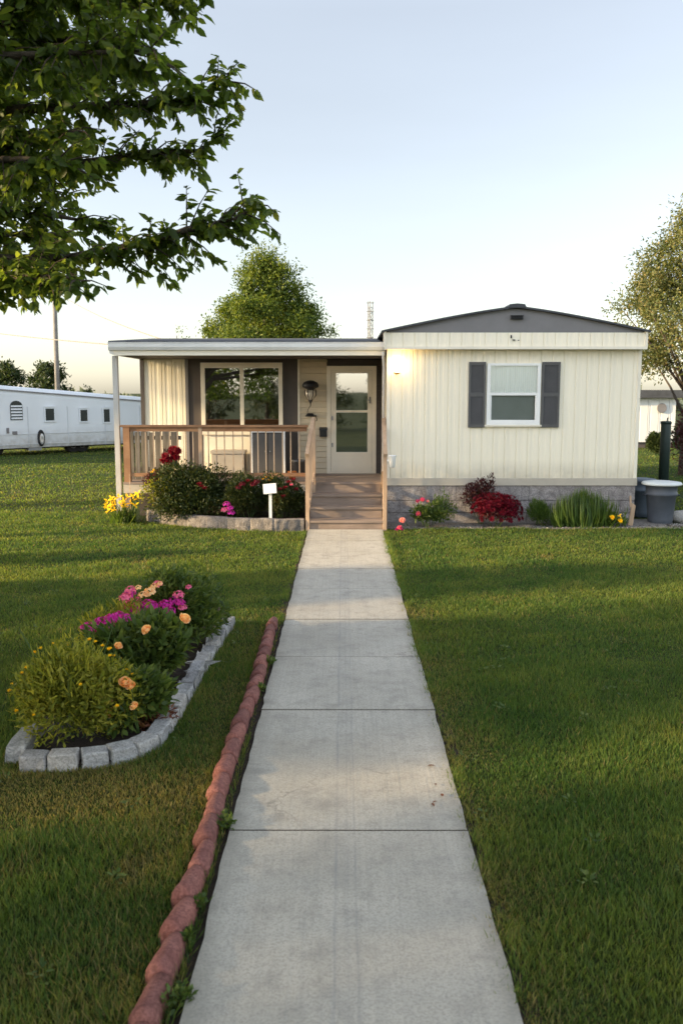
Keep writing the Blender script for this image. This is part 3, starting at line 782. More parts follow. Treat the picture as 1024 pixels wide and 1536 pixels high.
mb.prism([(RX0 + .02, YR - .01, zr0), (RX0 + .02, YR - .01, zr0 + .02), (RX0 + .06, 18.4, zr1), (RX0 + .06, 21.3, zr1 - .25), (RX0 + .06, 21.3, zr0 - .02), (RX0 + .06, 18.4, zr0 - .02)], (XE0 - RX0 - .065, 0, 0))
mb.build('porch_roof', M['roof'], home)
# downspout end at the meeting of gutter and gable
mb = MB(); mb.tube([(X0 - .06, YR + .02, zg1 - .02), (X0 - .06, YR + .06, zg1 - .12), (X0 - .045, YR + .12, zg1 - .2), (X0 - .045, YR + .12, ZD + .2)], .022, 8); mb.build('downspout', M['gutter'], home, smooth=True)
# porch post
pp = A(177, 640, 15.35)
mb = MB(); mb.bar((pp.x - .015, 15.35, -.05), (pp.x - .01, 15.35, zg0 + .003), .085, .085, (0, 1, 0)); mb.build('porch_post', M['post_paint'], home, bevel=.006)

# ------------------------------------------------------------------ porch deck with steps
YD = 15.25
DXL = A(184, 700, YD).x
deck = empty('porch_deck', ((DXL + X0)/2, YD, 0), 'weathered brown board porch deck with four wooden steps down to the walk', 'deck')
mb = MB(); y = YD
while y < YW - .03:
    mb.box(DXL, X0 - .03, y, min(y + .135, YW - .02), ZD - .035, ZD - random.uniform(0, .002)); y += .141
mb.build('floor', M['deck'], deck, bevel=.004)
mb = MB(); mb.box(DXL, -.60, YD + .01, YD + .05, ZD - .19, ZD - .038); mb.box(DXL, DXL + .05, YD + .06, YW - .03, ZD - .19, ZD - .038); mb.build('rim_joist', M['base_trim'], deck, bevel=.004)
for x in np.linspace(DXL + .06, -.62, 6): MB().box(x - .045, x + .045, YD + .06, YD + .15, -.05, ZD - .04).build('footing_post', M['deck'], deck)
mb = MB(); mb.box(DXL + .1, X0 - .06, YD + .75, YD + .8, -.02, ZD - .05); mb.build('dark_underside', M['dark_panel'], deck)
SL, SR = -.545, .635
yr = [14.18, 14.54, 14.90, YD]
for i, yy in enumerate(yr):
    zt = ZD*(i + 1)/4 if i < 3 else ZD
    mb = MB()
    mb.box(SL, SR, yy + .012, yy + .03, zt - ZD/4 - .02, zt - .036); mb.build('riser', M['deck'], deck)
    if i < 3:
        mb = MB(); h = (yr[i+1] - yy)/2
        mb.box(SL - .01, SR + .01, yy - .015, yy + h - .002, zt - .035, zt); mb.box(SL - .01, SR + .01, yy + h + .003, yr[i+1] + .012, zt - .035, zt); mb.build('tread', M['deck'], deck, bevel=.005)
for x in (SL - .035, SR + .01): MB().prism([(x, 14.20, -.03), (x, 14.20, .12), (x, YD, .62), (x, YD, -.03)], (.025, 0, 0)).build('stringer', M['deck'], deck)

# ------------------------------------------------------------------ railings
YRL = 15.32
rail = empty('porch_railing', (-2.2, YRL, ZD), 'brown wooden porch railing with thin upright balusters behind the shrubs', 'railing')
zt, zb = A(320, 637.5, YRL).z, A(320, 712, YRL).z
rx0, rx1 = A(181, 640, YRL).x, A(462, 640, YRL).x
MB().box(rx0, rx1, YRL - .055, YRL + .055, zt - .035, zt).build('top_rail', M['rail'], rail, bevel=.006)
MB().box(rx0 + .09, rx1 - .02, YRL - .02, YRL + .02, zt - .11, zt - .037).build('sub_rail', M['rail'], rail, bevel=.004)
MB().box(rx0 + .09, rx1 - .02, YRL - .03, YRL + .03, zb - .03, zb + .03).build('bottom_rail', M['rail'], rail, bevel=.004)
x = A(191, 680, YRL).x; MB().box(x - .055, x + .055, YRL - .045, YRL + .045, ZD - .12, zt - .036).build('post', M['rail'], rail, bevel=.006)
x = A(301, 680, YRL).x; MB().box(x - .03, x + .03, YRL - .03, YRL + .03, ZD - .01, zt - .036).build('post', M['newel'], rail, bevel=.006)
bal = None
for px in (208, 219, 231, 242, 255, 267, 279, 290, 313, 325, 337, 350, 364, 376, 387, 399, 411, 424, 436, 449):
    x = A(px, 680, YRL).x
    if bal is None:
        bal = MB().box(-.0095, .0095, -.0095, .0095, zb + .03 - ZD, zt - .11 - ZD).build('baluster', M['baluster'])
        bal.data.transform(Matrix.Identity(4)); o = bal
    else:
        o = bal.copy(); COL.objects.link(o)
    o.parent = rail; o.location = (x + 2.2, 0, 0)
# two metal side balusters towards the post side (return along the deck's left edge)
def stair_rail(name, xb, xt, label, side):
    r_ = empty(name, (xb, 14.2, 0), label, 'handrail', 'stair handrails')
    zb_ = A(461, 681, 14.2).z; ztp = A(470, 627, YD - .02).z
    MB().box(xb - .03, xb + .03, 14.16, 14.24, -.03, zb_).build('newel', M['newel'], r_, bevel=.006)
    MB().box(xt - .035, xt + .035, YD - .06, YD + .03, ZD - .45, ztp - .01).build('newel', M['newel'], r_, bevel=.006)
    MB().bar((xb, 14.08, zb_ - .01), (xt, YD - .06, ztp - .005), .06, .045).build('handrail', M['newel'], r_, bevel=.008)
    MB().bar((xb, 14.24, .28), (xt, YD - .06, .28 + (ztp - zb_)*1.0), .05, .06).build('bottom_rail', M['newel'], r_, bevel=.004)
    for k in range(1, 6):
        t = k/6; y = 14.24 + (YD - 14.30)*t; x = xb + (xt - xb)*t
        MB().box(x - .012, x + .012, y - .012, y + .012, .28 + (ztp - zb_)*t, zb_ + (ztp - zb_)*t - .02).build('baluster', M['newel'], r_)
    return r_
stair_rail('stair_railing', A(461, 740, 14.2).x, A(470, 680, YD).x, 'wooden stair handrail on the left of the porch steps', -1)
stair_rail('stair_railing', A(577, 740, 14.2).x, A(575, 680, YD).x + .0, 'wooden stair handrail against the gabled end, right of the steps', 1)

# ------------------------------------------------------------------ lamps and small things on the walls
# lit wall lamp on the gabled end
lp = P(595, 554); lz = lp.z; ly = YF
lamp = empty('wall_lamp', (lp.x, YF, lz), 'lit brass wall lamp glowing on the cream siding beside the gutter end', 'wall lamp')
mb = MB(); mb.lathe([(.0, 0), (.055, 0), (.06, -.012), (.05, -.025), (.0, -.03)], (lp.x, ly, lz - .02), 20, 'y'); mb.build('back_plate', M['brass'], lamp, smooth=True)
mb = MB(); mb.tube([(lp.x, ly - .02, lz - .03), (lp.x, ly - .06, lz - .06), (lp.x, ly - .11, lz - .05)], .012, 8); mb.box(lp.x - .06, lp.x + .06, ly - .14, ly - .08, lz - .055, lz - .04); mb.build('arm', M['brass'], lamp, bevel=.003)
mb = MB(); mb.lathe([(.05, -.045), (.10, -.01), (.115, .04), (.10, .09), (.05, .125), (.0, .13)], (lp.x, ly - .13, lz), 20); mb.build('lamp_shade', M['bulb'], lamp, smooth=True)
ld = bpy.data.lights.new('lamp_light', 'POINT'); ld.energy = 95; ld.color = (1, .37, .045); ld.shadow_soft_size = .03
lo = bpy.data.objects.new('lamp_light', ld); COL.objects.link(lo); lo.parent = lamp; lo.location = (0, -.20, .05)
# lantern with black cap on the lap siding
c = W(466, 585)
lan = empty('wall_lantern', (c.x, YW, c.z), 'unlit black capped glass lantern on the beige siding left of the door', 'wall lantern')
mb = MB(); mb.lathe([(.0, .17), (.05, .175), (.13, .14), (.155, .09), (.15, .05), (.10, .03), (.06, .0)], (c.x - .0, YW - .16, c.z), 20); mb.build('cap', M['black'], lan, smooth=True)
mb = MB(); mb.lathe([(.065, .0), (.10, -.02), (.095, -.10), (.06, -.16), (.03, -.19)], (c.x, YW - .16, c.z), 16)
t = NT('smoky_lantern_glass'); M['lglass'] = t.done(t.bsdf((.55, .48, .38), .15, .6)); mb.build('lantern_glass', M['lglass'], lan, smooth=True)
mb = MB()
for k in range(6):
    a = k*math.pi/3; mb.tube([(c.x + .10*math.cos(a), YW - .16 + .10*math.sin(a), c.z + .01), (c.x + .105*math.cos(a), YW - .16 + .105*math.sin(a), c.z - .02), (c.x + .10*math.cos(a), YW - .16 + .10*math.sin(a), c.z - .10), (c.x + .03*math.cos(a), YW - .16 + .03*math.sin(a), c.z - .195)], .008, 6)
mb.lathe([(.034, -.185), (.036, -.21), (.012, -.24), (.008, -.30), (.0, -.305)], (c.x, YW - .16, c.z), 12)
mb.build('cage', M['black'], lan)
mb = MB(); mb.box(c.x - .045, c.x + .045, YW - .03, YW - .012, c.z - .09, c.z + .12); mb.tube([(c.x, YW - .02, c.z + .05), (c.x, YW - .08, c.z + .16), (c.x, YW - .16, c.z + .17)], .012, 8); mb.build('bracket', M['black'], lan); MB().tube([(c.x - .01, YW - .16, c.z - .30), (c.x - .05, YW - .15, c.z - .37), (c.x - .06, YW - .15, c.z - .42)], .006, 6).build('pull_chain', M['black'], lan)
# small black shelf with a hook
c = W(466, 622)
mb = MB(); mb.box(c.x - .10, c.x + .11, YW - .11, YW - .014, c.z - .03, c.z - .012); mb.lathe([(.0, .03), (.05, .028), (.075, .0), (.07, -.012), (.0, -.012)], (c.x - .01, YW - .06, c.z), 16); mb.tube([(c.x + .10, YW - .06, c.z - .03), (c.x + .12, YW - .07, c.z - .10), (c.x + .10, YW - .08, c.z - .12)], .008, 6)
tag(mb.build('wall_shelf', M['black'], None, (c.x, YW, c.z), bevel=.004), 'small black bracket shelf on the lap siding under the lantern', 'shelf')
c = W(485, 647)
mbx = empty('mailbox', (c.x, YW, c.z), 'black wall mailbox beside the storm door', 'mailbox')
MB().box(c.x - .07, c.x + .07, YW - .10, YW - .016, c.z - .10, c.z + .05).build('body', M['black'], mbx, bevel=.01, seg=2)
mb = MB(); mb.prism([(c.x - .078, YW - .016, c.z + .08), (c.x - .078, YW - .11, c.z + .052), (c.x - .078, YW - .115, c.z + .02), (c.x - .078, YW - .105, c.z + .02), (c.x - .078, YW - .10, c.z + .053), (c.x - .078, YW - .016, c.z + .053)], (.156, 0, 0)); mb.build('lid', M['black'], mbx, bevel=.003)
# white cup-shaped holder on the right handrail
c = A(588, 692, 14.55)
mb = MB(); mb.lathe([(.0, -.10), (.035, -.10), (.045, -.09), (.062, .08), (.066, .10), (.058, .10), (.040, -.07), (.0, -.075)], (c.x, 14.55, c.z), 20); mb.box(c.x - .10, c.x - .05, 14.54, 14.56, c.z - .02, c.z + .03)
tag(mb.build('cup_planter', M['white'], None, (c.x, 14.55, c.z), smooth=True), 'small white cup planter fixed to the right stair handrail', 'planter')
# white sign on its post before the porch bed
b = G(406, 795)
sg = empty('garden_sign', b, 'small blank white sign box on a thin white post before the porch bed', 'sign')
zs = A(406, 740, b.y).z
MB().box(b.x - .024, b.x + .024, b.y - .018, b.y + .018, -.1, zs + .02).build('post', M['white'], sg, bevel=.004)
mm = Matrix.Translation((b.x - .005, b.y - .02, A(404, 733, b.y).z)) @ Matrix.Rotation(R(-5), 4, 'Y') @ Matrix.Rotation(R(-14), 4, 'X')
MB().box(-.105, .105, -.03, .03, -.08, .08, mm).build('sign_box', M['white'], sg, bevel=.012, seg=2)

# ------------------------------------------------------------------ things standing on the porch
# weathered board panel at the left
pz = lambda px, py, Y: A(px, py, Y)
q0, q1 = A(193, 700, 15.75).x, A(272, 700, 15.75).x
pan = empty('board_panel', ((q0+q1)/2, 15.75, ZD), 'weathered grey board panel standing behind the left end of the porch railing', 'panel')
x = q0; k = 0
while x < q1 - .05:
    wd = random.uniform(.09, .13); MB().box(x, min(x + wd, q1), 15.74 + .004*(k % 2), 15.765, ZD, ZD + .86 + random.uniform(-.03, .02)).build('board', M['barn'], pan, bevel=.004); x += wd + .018; k += 1
for z in (.15, .70): MB().box(q0, q1, 15.77, 15.80, ZD + z, ZD + z + .07).build('batten', M['barn'], pan)
# dark storage cabinet with pale frame
c0, c1 = A(376, 680, 16.5).x, A(428, 680, 16.5).x
cab = empty('porch_cabinet', ((c0+c1)/2, 16.5, ZD), 'dark storage cabinet with pale top frame against the porch wall', 'cabinet')
MB().box(c0 + .02, c1 - .02, 16.47, 16.9, ZD + .03, ZD + .80).build('body', M['dark_panel'], cab, bevel=.006)
MB().box(c0, c1, 16.45, 16.92, ZD + .80, ZD + .85).build('top', M['white'], cab, bevel=.006)
for a in (c0, c1 - .04): MB().box(a, a + .04, 16.452, 16.47, ZD, ZD + .80).build('frame_rail', M['white'], cab, bevel=.004)
for a, b in ((c0 + .05, (c0+c1)/2 - .006), ((c0+c1)/2 + .006, c1 - .05)):
    dd = MB().box(a, b, 16.455, 16.469, ZD + .06, ZD + .78).build('door', M['shutter'], cab, bevel=.004)
    xk = b - .04 if a == c0 + .05 else a + .04
    MB().lathe([(.0, -.02), (.012, -.016), (.012, -.006), (.006, 0)], (xk, 16.455, ZD + .45), 10, 'y').build('knob', M['galv'], dd, smooth=True)
# pale cooler box next to it
c0, c1 = A(318, 680, 16.55).x, A(366, 680, 16.55).x
bx = empty('storage_box', ((c0+c1)/2, 16.6, ZD), 'pale grey storage box standing under the sliding window', 'box')
MB().box(c0, c1, 16.5, 16.9, ZD, ZD + .40).build('body', M['base_trim'], bx, bevel=.02, seg=2)
MB().box(c0 - .02, c1 + .02, 16.48, 16.92, ZD + .405, ZD + .46).build('lid', M['base_trim'], bx, bevel=.02, seg=2)
# small stand with an orange clay pot and a dark tub at the right
c = A(438, 706, 15.9)
MBp = MB(); MBp.lathe([(.0, 0), (.055, 0), (.075, .11), (.085, .11), (.085, .135), (.07, .135), (.06, .10), (.0, .10)], (c.x, 15.9, ZD), 20)
tag(MBp.build('clay_pot', M['clay'], None, (c.x, 15.9, ZD), smooth=True), 'small orange clay pot on the porch floor near the steps', 'pot')
c = A(449, 706, 16.4)
MBp = MB(); MBp.lathe([(.0, 0), (.11, 0), (.13, .26), (.145, .265), (.145, .30), (.12, .30), (.11, .04), (.0, .04)], (c.x, 16.4, ZD), 20)
tag(MBp.build('planter_tub', M['shutter'], None, (c.x, 16.4, ZD), smooth=True), 'dark round planter tub on the porch beside the mailbox wall', 'planter')

# ------------------------------------------------------------------ plants: builders
def bush_pts(n, c, rad, flat=0.25, shell=.45, lumps=9, seed=0):
    """points through a lumpy dome-shaped volume; returns positions and outward directions"""
    g = np.random.default_rng(seed)
    C = np.array(c); Rd = np.array(rad)
    u = norm(g.normal(size=(lumps, 3))); u[:, 2] = np.abs(u[:, 2])*.9 + .05
    cen = C + u*Rd*g.uniform(.40, .72, (lumps, 1)); lr = g.uniform(.34, .58, lumps)
    i = g.integers(0, lumps, n); d = norm(g.normal(size=(n, 3)))
    r_ = (shell + (1 - shell)*g.random(n)**.7)[:, None]
    Pp = cen[i] + d*Rd*lr[i][:, None]*r_
    Pp[:, 2] = np.maximum(Pp[:, 2], .02)
    return Pp, norm((Pp - C)/Rd + .35*d)
def leafmesh(name, Pp, out, L, W, tmpl=LEAF4, up=.35, jitter=.6, curl=.1, seed=0):
    g = np.random.default_rng(seed + 77); n = len(Pp)
    D = norm(out*.7 + g.normal(size=(n, 3))*jitter + np.array([0, 0, up]))
    N = norm(g.normal(size=(n, 3))*.8 + np.array([0, 0, 1.0]))
    V, T, Q = leaves(Pp, D, N, L*(.65 + .7*g.random(n)), W*(.7 + .6*g.random(n)), tmpl, curl)
    return np_mesh(name, V, T, Q)
def bushthing(name, label, cat, c, rad, n, L, W, mat, tmpl=LEAF4, seed=0, up=.35, jitter=.6, group=None, lumps=9, stems=7, stem_mat='stem'):
    t = empty(name, (c[0], c[1], 0), label, cat, group)
    Pp, out = bush_pts(n, c, rad, seed=seed, lumps=lumps)
    link('foliage', leafmesh('foliage', Pp, out, L, W, tmpl, up, jitter, seed=seed), M[mat], t)
    if stems:
        g = random.Random(seed); mb = MB()
        for k in range(stems):
            q = Vector(Pp[g.randrange(n)]); b = Vector((c[0] + g.uniform(-.15, .15)*rad[0], c[1] + g.uniform(-.15, .15)*rad[1], -.02))
            m_ = b.lerp(q, .5) + Vector((0, 0, .1*rad[2])); r0 = .012*max(.4, rad[2])
            mb.tube([b, m_, q], [r0, r0*.7, r0*.3], 5)
        mb.build('stems', M[stem_mat], t)
    return t
# petals
def petal_arr(n, r, rings, cup):
    P_, D_, N_, L_, W_ = [], [], [], [], []; jg = random.Random(len(rings)*7)
    for (k, rr, tilt0, ln0, wd) in rings:
        for j in range(k):
            tilt = tilt0 + jg.uniform(-.22, .22); ln = ln0*jg.uniform(.82, 1.15); a = 2*math.pi*(j + .5*(rr*10 % 2) + jg.uniform(-.2, .2))/k + rr*3
            o = np.array([math.cos(a), math.sin(a), 0])
            d = o*math.cos(tilt) + np.array([0, 0, 1])*math.sin(tilt)
            P_.append(o*rr*r); D_.append(d); N_.append(-o*math.sin(tilt) + np.array([0, 0, 1])*math.cos(tilt)); L_.append(ln*r); W_.append(wd*r)
    return P_, D_, N_, L_, W_
ROSEP = (np.array([(0,-.25,0),(0,.25,0),(.5,-.5,.05),(.5,0,-.06),(.5,.5,.05),(.9,-.42,.10),(1,0,.06),(.9,.42,.10)]), [], [(0,3,2,2)])
ROSEP = (ROSEP[0], [(0,1,3),(0,3,2),(1,4,3)], [(2,3,6,5),(3,4,7,6)])
def flower_mesh(kind_, r):
    if kind_ == 'rose':
        a = petal_arr(0, r, [(4, .05, 1.5, .95, .5), (5, .14, 1.4, 1.0, .65), (6, .26, 1.25, .98, .8), (7, .38, 1.0, .90, .85), (8, .44, .65, .80, .85), (8, .42, .2, .65, .8)], .3)
        V, T, Q = leaves(*a, ROSEP, -.12)
    elif kind_ == 'phlox':
        P_, D_, N_, L_, W_ = [], [], [], [], []
        g = np.random.default_rng(int(r*1000)); k = 34
        for i in range(k):
            u = norm(g.normal(size=3)); u[2] = abs(u[2])*.8 + .1; u = norm(u); p = u*r*np.array([1, 1, .75])*g.uniform(.75, 1.1)
            x = norm(np.cross(u, [.3, .5, .8])); y = np.cross(u, x)
            for j in range(5):
                b = 2*math.pi*j/5 + i; d = x*math.cos(b) + y*math.sin(b) + u*.18
                P_.append(p); D_.append(d); N_.append(u); L_.append(r*.32); W_.append(r*.26)
        V, T, Q = leaves(P_, D_, N_, L_, W_, LEAF4, .1)
    elif kind_ == 'mum':
        a = petal_arr(0, r, [(6, .05, 1.3, .6, .22), (9, .08, .95, .85, .24), (12, .10, .55, 1.0, .26), (12, .10, .15, 1.05, .26)], 0)
        V, T, Q = leaves(*a, LEAF4, -.10)
    elif kind_ == 'lily':
        a = petal_arr(0, r, [(3, .06, .75, 1.05, .48), (3, .05, .60, 1.05, .40)], 0)
        V, T, Q = leaves(*a, LEAF8, .22)
    return np_mesh(kind_ + '_blossom', V, T, Q)
FM = {}
def blossom(parent, pos, kind_, r, mat, up=(0, -.4, 1), name='blossom'):
    key = (kind_, mat)
    if key not in FM:
        me = flower_mesh(kind_, .1); me.materials.append(M[mat]); FM[key] = me
    o = bpy.data.objects.new(name, FM[key]); COL.objects.link(o); o.parent = parent
    o.location = Vector(pos) - OFF[parent.name]
    q = Vector(up).normalized().to_track_quat('Z', 'Y') @ Matrix.Rotation(random.uniform(0, 6.28), 4, 'Z').to_quaternion()
    o.rotation_mode = 'QUATERNION'; o.rotation_quaternion = q
    s = r*(.88 if kind_ == 'rose' else 1.12 if kind_ == 'phlox' else 1)/.1*random.uniform(.92, 1.08); o.scale = (s, s, s*random.uniform(.9, 1.1))
    return o
def flowerstem(parent, a, b, r=.004, name='stem'):
    a, b = Vector(a), Vector(b); m_ = a.lerp(b, .55) + Vector((random.uniform(-.02, .02), random.uniform(-.02, .02), .02))
    return MB().tube([a, m_, b], [r*1.3, r, r*.8], 5).build(name, M['stem'], parent)

# ------------------------------------------------------------------ left flower bed
mb = MB(); c_ = Vector((sum(p[0] for p in BED_POLY)/len(BED_POLY), sum(p[1] for p in BED_POLY)/len(BED_POLY), .09))
vs = [mb.bm.verts.new((x, y, .03)) for x, y in BED_POLY]; cv = mb.bm.verts.new(c_)
for k in range(len(vs)): mb.bm.faces.new((vs[k], vs[(k+1) % len(vs)], cv))
kind(mb.build('flower_bed_soil', M['soil'], sub=4, smooth=True))
def soilz(x, y): return .05
GB = 'grey blocks edging the lawn flower bed'
blk_n = 0
def edging_block(a, b, w, h, label, tilt=0.0):
    a, b = Vector((a.x, a.y, 0)), Vector((b.x, b.y, 0)); d = (b - a); L = d.length; ang = math.atan2(d.y, d.x)
    m_ = Matrix.Translation((a + b)/2) @ Matrix.Rotation(ang, 4, 'Z') @ Matrix.Rotation(tilt, 4, 'Y')
    mb = MB(); mb.box(-L/2, L/2, -.01, w, -.05, h)
    bmesh.ops.subdivide_edges(mb.bm, edges=mb.bm.edges[:], cuts=2, use_grid_fill=True)
    sd_ = random.uniform(0, 99)
    for v in mb.bm.verts:
        k = mnoise.noise_vector(v.co*9 + Vector((sd_, 0, 0))); v.co += k*.010
        if v.co.z > .5*h: v.co.x *= .965
        v.co = m_ @ v.co
    o = mb.build('edging_block', M['block'], None, (a + b)/2, bevel=.010, seg=2)
    return tag(o, label, 'edging block', GB)
fl = ['pale grey end block at the left corner of the lawn bed, turned back', 'first block right of the turned corner block along the bed front', 'second block right of the turned corner block along the bed front',
      'third block right of the turned corner block, beside a wide dark gap', 'fourth block right of the turned corner block, beside a narrow gap', 'chipped block at the front right corner of the lawn bed']
fp = BED_FRONT
edging_block(G(40, 1108), G(12, 1146), .11, .105, fl[0])
for k in range(1, 6):
    a, b = fp[k], fp[k+1]; g0 = .02 if k != 3 else .05
    edging_block(a.lerp(b, g0 + (.03 if k == 3 else 0)), a.lerp(b, .97 - .03*(k == 4)), .11, .098 + random.uniform(-.006, .008), fl[k])
sl = ['first', 'second', 'third', 'fourth', 'fifth', 'sixth', 'seventh', 'eighth', 'ninth', 'tenth', 'eleventh', 'twelfth']
pts = []
tot = [0]
for a, b in zip(BED_SIDE, BED_SIDE[1:]): tot.append(tot[-1] + (b - a).length)
def along(P_, T_, s):
    for k in range(len(T_)-1):
        if s <= T_[k+1] + 1e-9: return P_[k].lerp(P_[k+1], (s - T_[k])/(T_[k+1] - T_[k]))
    return P_[-1]
nb = 12
for k in range(nb):
    a = along(BED_SIDE, tot, tot[-1]*(k + .015)/nb); b = along(BED_SIDE, tot, tot[-1]*(k + .985)/nb)
    lab = f'{sl[k]} grey block back from the chipped corner, path side of the lawn bed' if k < nb - 1 else 'sunlit end block at the far right tip of the lawn bed'
    edging_block(a, b, .09, .10 + random.uniform(-.012, .012), lab, random.uniform(-.05, .05))

def gp(px, py, dy=0.0):      # a point on the bed surface
    p = G(px, py, .06); p.y += dy; return p
# yellow-green feathery bush at the front
c = gp(96, 1128, .24)
front = bushthing('feathery_bush', 'yellow-green feathery bush filling the near left of the lawn bed', 'bush', (c.x - .02, c.y + .06, .26), (.38, .36, .40), 10500, .045, .017, 'L_lime', LEAF4, 3, .5, .9, None, 16)
Pp, out = bush_pts(700, (c.x - .02, c.y, .28), (.38, .34, .40), seed=31, lumps=10); link('sprays', leafmesh('sprays', Pp, out, .09, .009, BLADE, .9, .5, .1, 31), M['L_lime'], front)
g = random.Random(12)
for k in range(26):
    a = g.uniform(0, 6.28); el = g.uniform(.1, 1.3); q = Vector((c.x - .02 + .40*math.cos(a)*math.cos(el), c.y + .06 + .38*math.sin(a)*math.cos(el), .24 + .43*math.sin(el))); blossom(front, q, 'mum', g.uniform(.010, .017), 'P_yellow')
for k in range(9):
    a = g.uniform(0, 6.28); q = Vector((c.x + .36*math.cos(a), c.y + .05 + .34*math.sin(a), g.uniform(.5, .74))); flowerstem(front, (c.x + .12*math.cos(a), c.y + .05, .25), q, .0022)
c = gp(190, 1108, .26)
b1 = bushthing('rose_bush', 'low green rose bush with peach blooms at the near end of the lawn bed', 'rose bush', (c.x, c.y, .16), (.24, .26, .26), 2000, .065, .034, 'L_bed', LEAF8, 5, .3, .7)
def pin(px, py, Y): return A(px, py, Y)
for px, py, r in ((187, 1025, .044), (197, 1030, .036), (167, 1070, .044), (202, 1060, .036), (165, 1053, .020)):
    q = pin(px, py, c.y - .24); blossom(b1, q, 'rose', r, 'P_peach', (random.uniform(-.5, .5), -.6, .9)); flowerstem(b1, (q.x + random.uniform(-.05, .05), q.y + .1, .05), q - Vector((0, 0, .01)))
c = gp(135, 1050, .35)
b2 = bushthing('rose_bush', 'tall leafy rose bush with single peach blooms in the middle of the lawn bed', 'rose bush', (c.x + .32, c.y - .05, .22), (.40, .36, .36), 3000, .08, .036, 'L_bed', LEAF8, 6, .35, .65)
for px, py, r in ((221, 946, .044), (277, 929, .044), (177, 970, .036), (134, 1032, .018)):
    q = pin(px, py, c.y - .32); blossom(b2, q, 'rose', r, 'P_peach', (random.uniform(-.5, .5), -.6, .9)); flowerstem(b2, (c.x + .3, c.y, .05), q - Vector((0, 0, .01)))
c = gp(175, 1010, .25)
b3 = bushthing('phlox_plant', 'magenta phlox on the left side of the lawn bed', 'phlox', (c.x, c.y + .1, .22), (.36, .34, .36), 2000, .07, .022, 'L_lime', LEAF4, 8, .5, .7)
for px, py, r in ((132, 943, .05), (145, 940, .05), (160, 945, .055), (173, 934, .065), (186, 938, .06), (165, 928 + 12, .05), (180, 946, .045), (126, 944, .035), (152, 934, .05), (166, 930, .05), (178, 926, .05), (188, 930, .05), (150, 950, .045)):
    q = pin(px, py, c.y + random.uniform(-.22, -.08)); blossom(b3, q, 'phlox', r*.95, 'P_mag'); 
c = gp(250, 985, .3)
b4 = bushthing('phlox_plant', 'tall pink and magenta phlox at the far end of the lawn bed', 'phlox', (c.x, c.y + .12, .30), (.42, .42, .46), 3600, .07, .022, 'L_bed', LEAF4, 9, .5, .7)
for px, py, r, m_ in ((188, 897, .045, 'P_pink'), (196, 886, .04, 'P_pink'), (205, 915, .05, 'P_mag'), (216, 918, .065, 'P_mag'), (228, 912, .05, 'P_mag'), (238, 918, .06, 'P_mag'), (236, 934, .05, 'P_mag'), (248, 908, .045, 'P_mag'),
                      (262, 903, .045, 'P_mag'), (268, 893, .038, 'P_pink'), (255, 925 - 8, .045, 'P_mag'), (270, 905, .035, 'P_mag'), (237, 877, .035, 'P_pink'), (283, 881, .022, 'P_pink'), (225, 889, .045, 'P_peach'), (208, 882, .025, 'P_peach'), (240, 876, .02, 'P_peach'), (190, 908, .045, 'P_pink'), (210, 925, .055, 'P_mag'), (222, 908, .05, 'P_mag'), (232, 925, .05, 'P_mag'), (246, 918, .05, 'P_mag'), (242, 928, .045, 'P_mag'), (194, 893, .045, 'P_mag'), (203, 903, .04, 'P_pink'), (274, 912, .035, 'P_pink'), (214, 893, .03, 'P_peach'), (232, 880, .028, 'P_peach')):
    q = pin(px, py, c.y - .24 + random.uniform(-.12, .05)); blossom(b4, q, 'phlox', r*1.0, m_)
c = gp(300, 985, .2)
b5 = bushthing('leafy_plant', 'dark leafy plant beside the sunlit end block of the lawn bed', 'plant', (c.x - .06, c.y + .25, .20), (.26, .40, .24), 1700, .07, .022, 'L_bed', LEAF4, 10, .45, .7)
c = gp(225, 1095, .12)
b6 = bushthing('dry_plant', 'small brown withered plant behind the chipped corner block', 'plant', (c.x, c.y + .05, .07), (.13, .12, .09), 380, .05, .018, 'dryleaf', LEAF4, 12, .3, .9, None, 5, 3)
c = gp(60, 1090, .1)

# ------------------------------------------------------------------ red scalloped edging along the walk
NR = 23
ya_, yb_ = 2.55, 8.38
def red_piece(k):
    t0, t1 = k/NR, (k + 1)/NR
    y0, y1 = ya_ + (yb_ - ya_)*t0, ya_ + (yb_ - ya_)*t1
    xx = lambda y: np.interp(y, [2.87, 8.35], [RED_A + .005, RED_B]) + .012*math.sin(y*2.1)
    a, b = Vector((xx(y0), y0, 0)), Vector((xx(y1), y1, 0))
    sc_ = random.uniform(.93, 1.07); a.x += random.uniform(-.008, .008); b.x += random.uniform(-.008, .008)
    mb = MB(); n, m_ = 12, 12; rings = []
    sd_ = random.uniform(0, 50)
    for j in range(m_ + 1):
        t = (j/m_)**1.5; c = a.lerp(b, t*.975)
        s = (np.interp(t, [0, .04, .12, .3, .7, 1], [.88, 1.02, 1.12, 1.09, .99, .86]) + .04*mnoise.noise(Vector((sd_, t*3, 0))))*sc_
        c = c + Vector((-(s - .95)*.040, 0, 0))
        rad = .050*s; hgt = .082*s
        ring = []
        for i in range(n + 1):
            th = math.pi*i/n
            ring.append(mb.bm.verts.new((c.x + rad*math.cos(th)*(1.0 if i not in (0, n) else 1.02) + .006*mnoise.noise(Vector((sd_ + i*.4, t*4, 2))), c.y, -.02 + max(0, math.sin(th))**.6*(hgt + .02) + .003*mnoise.noise(Vector((sd_ + 5, i*.5, t*5))))))
        rings.append(ring)
    for p, q in zip(rings, rings[1:]):
        for i in range(n): mb.bm.faces.new((p[i], p[i+1], q[i+1], q[i]))
    mb.bm.faces.new(rings[0]); mb.bm.faces.new(rings[-1][::-1])
    for f in mb.bm.faces: f.smooth = True
    o = mb.build('edging_piece', M['terracotta'], None, a)
    for p in o.data.polygons: p.use_smooth = True
    return o
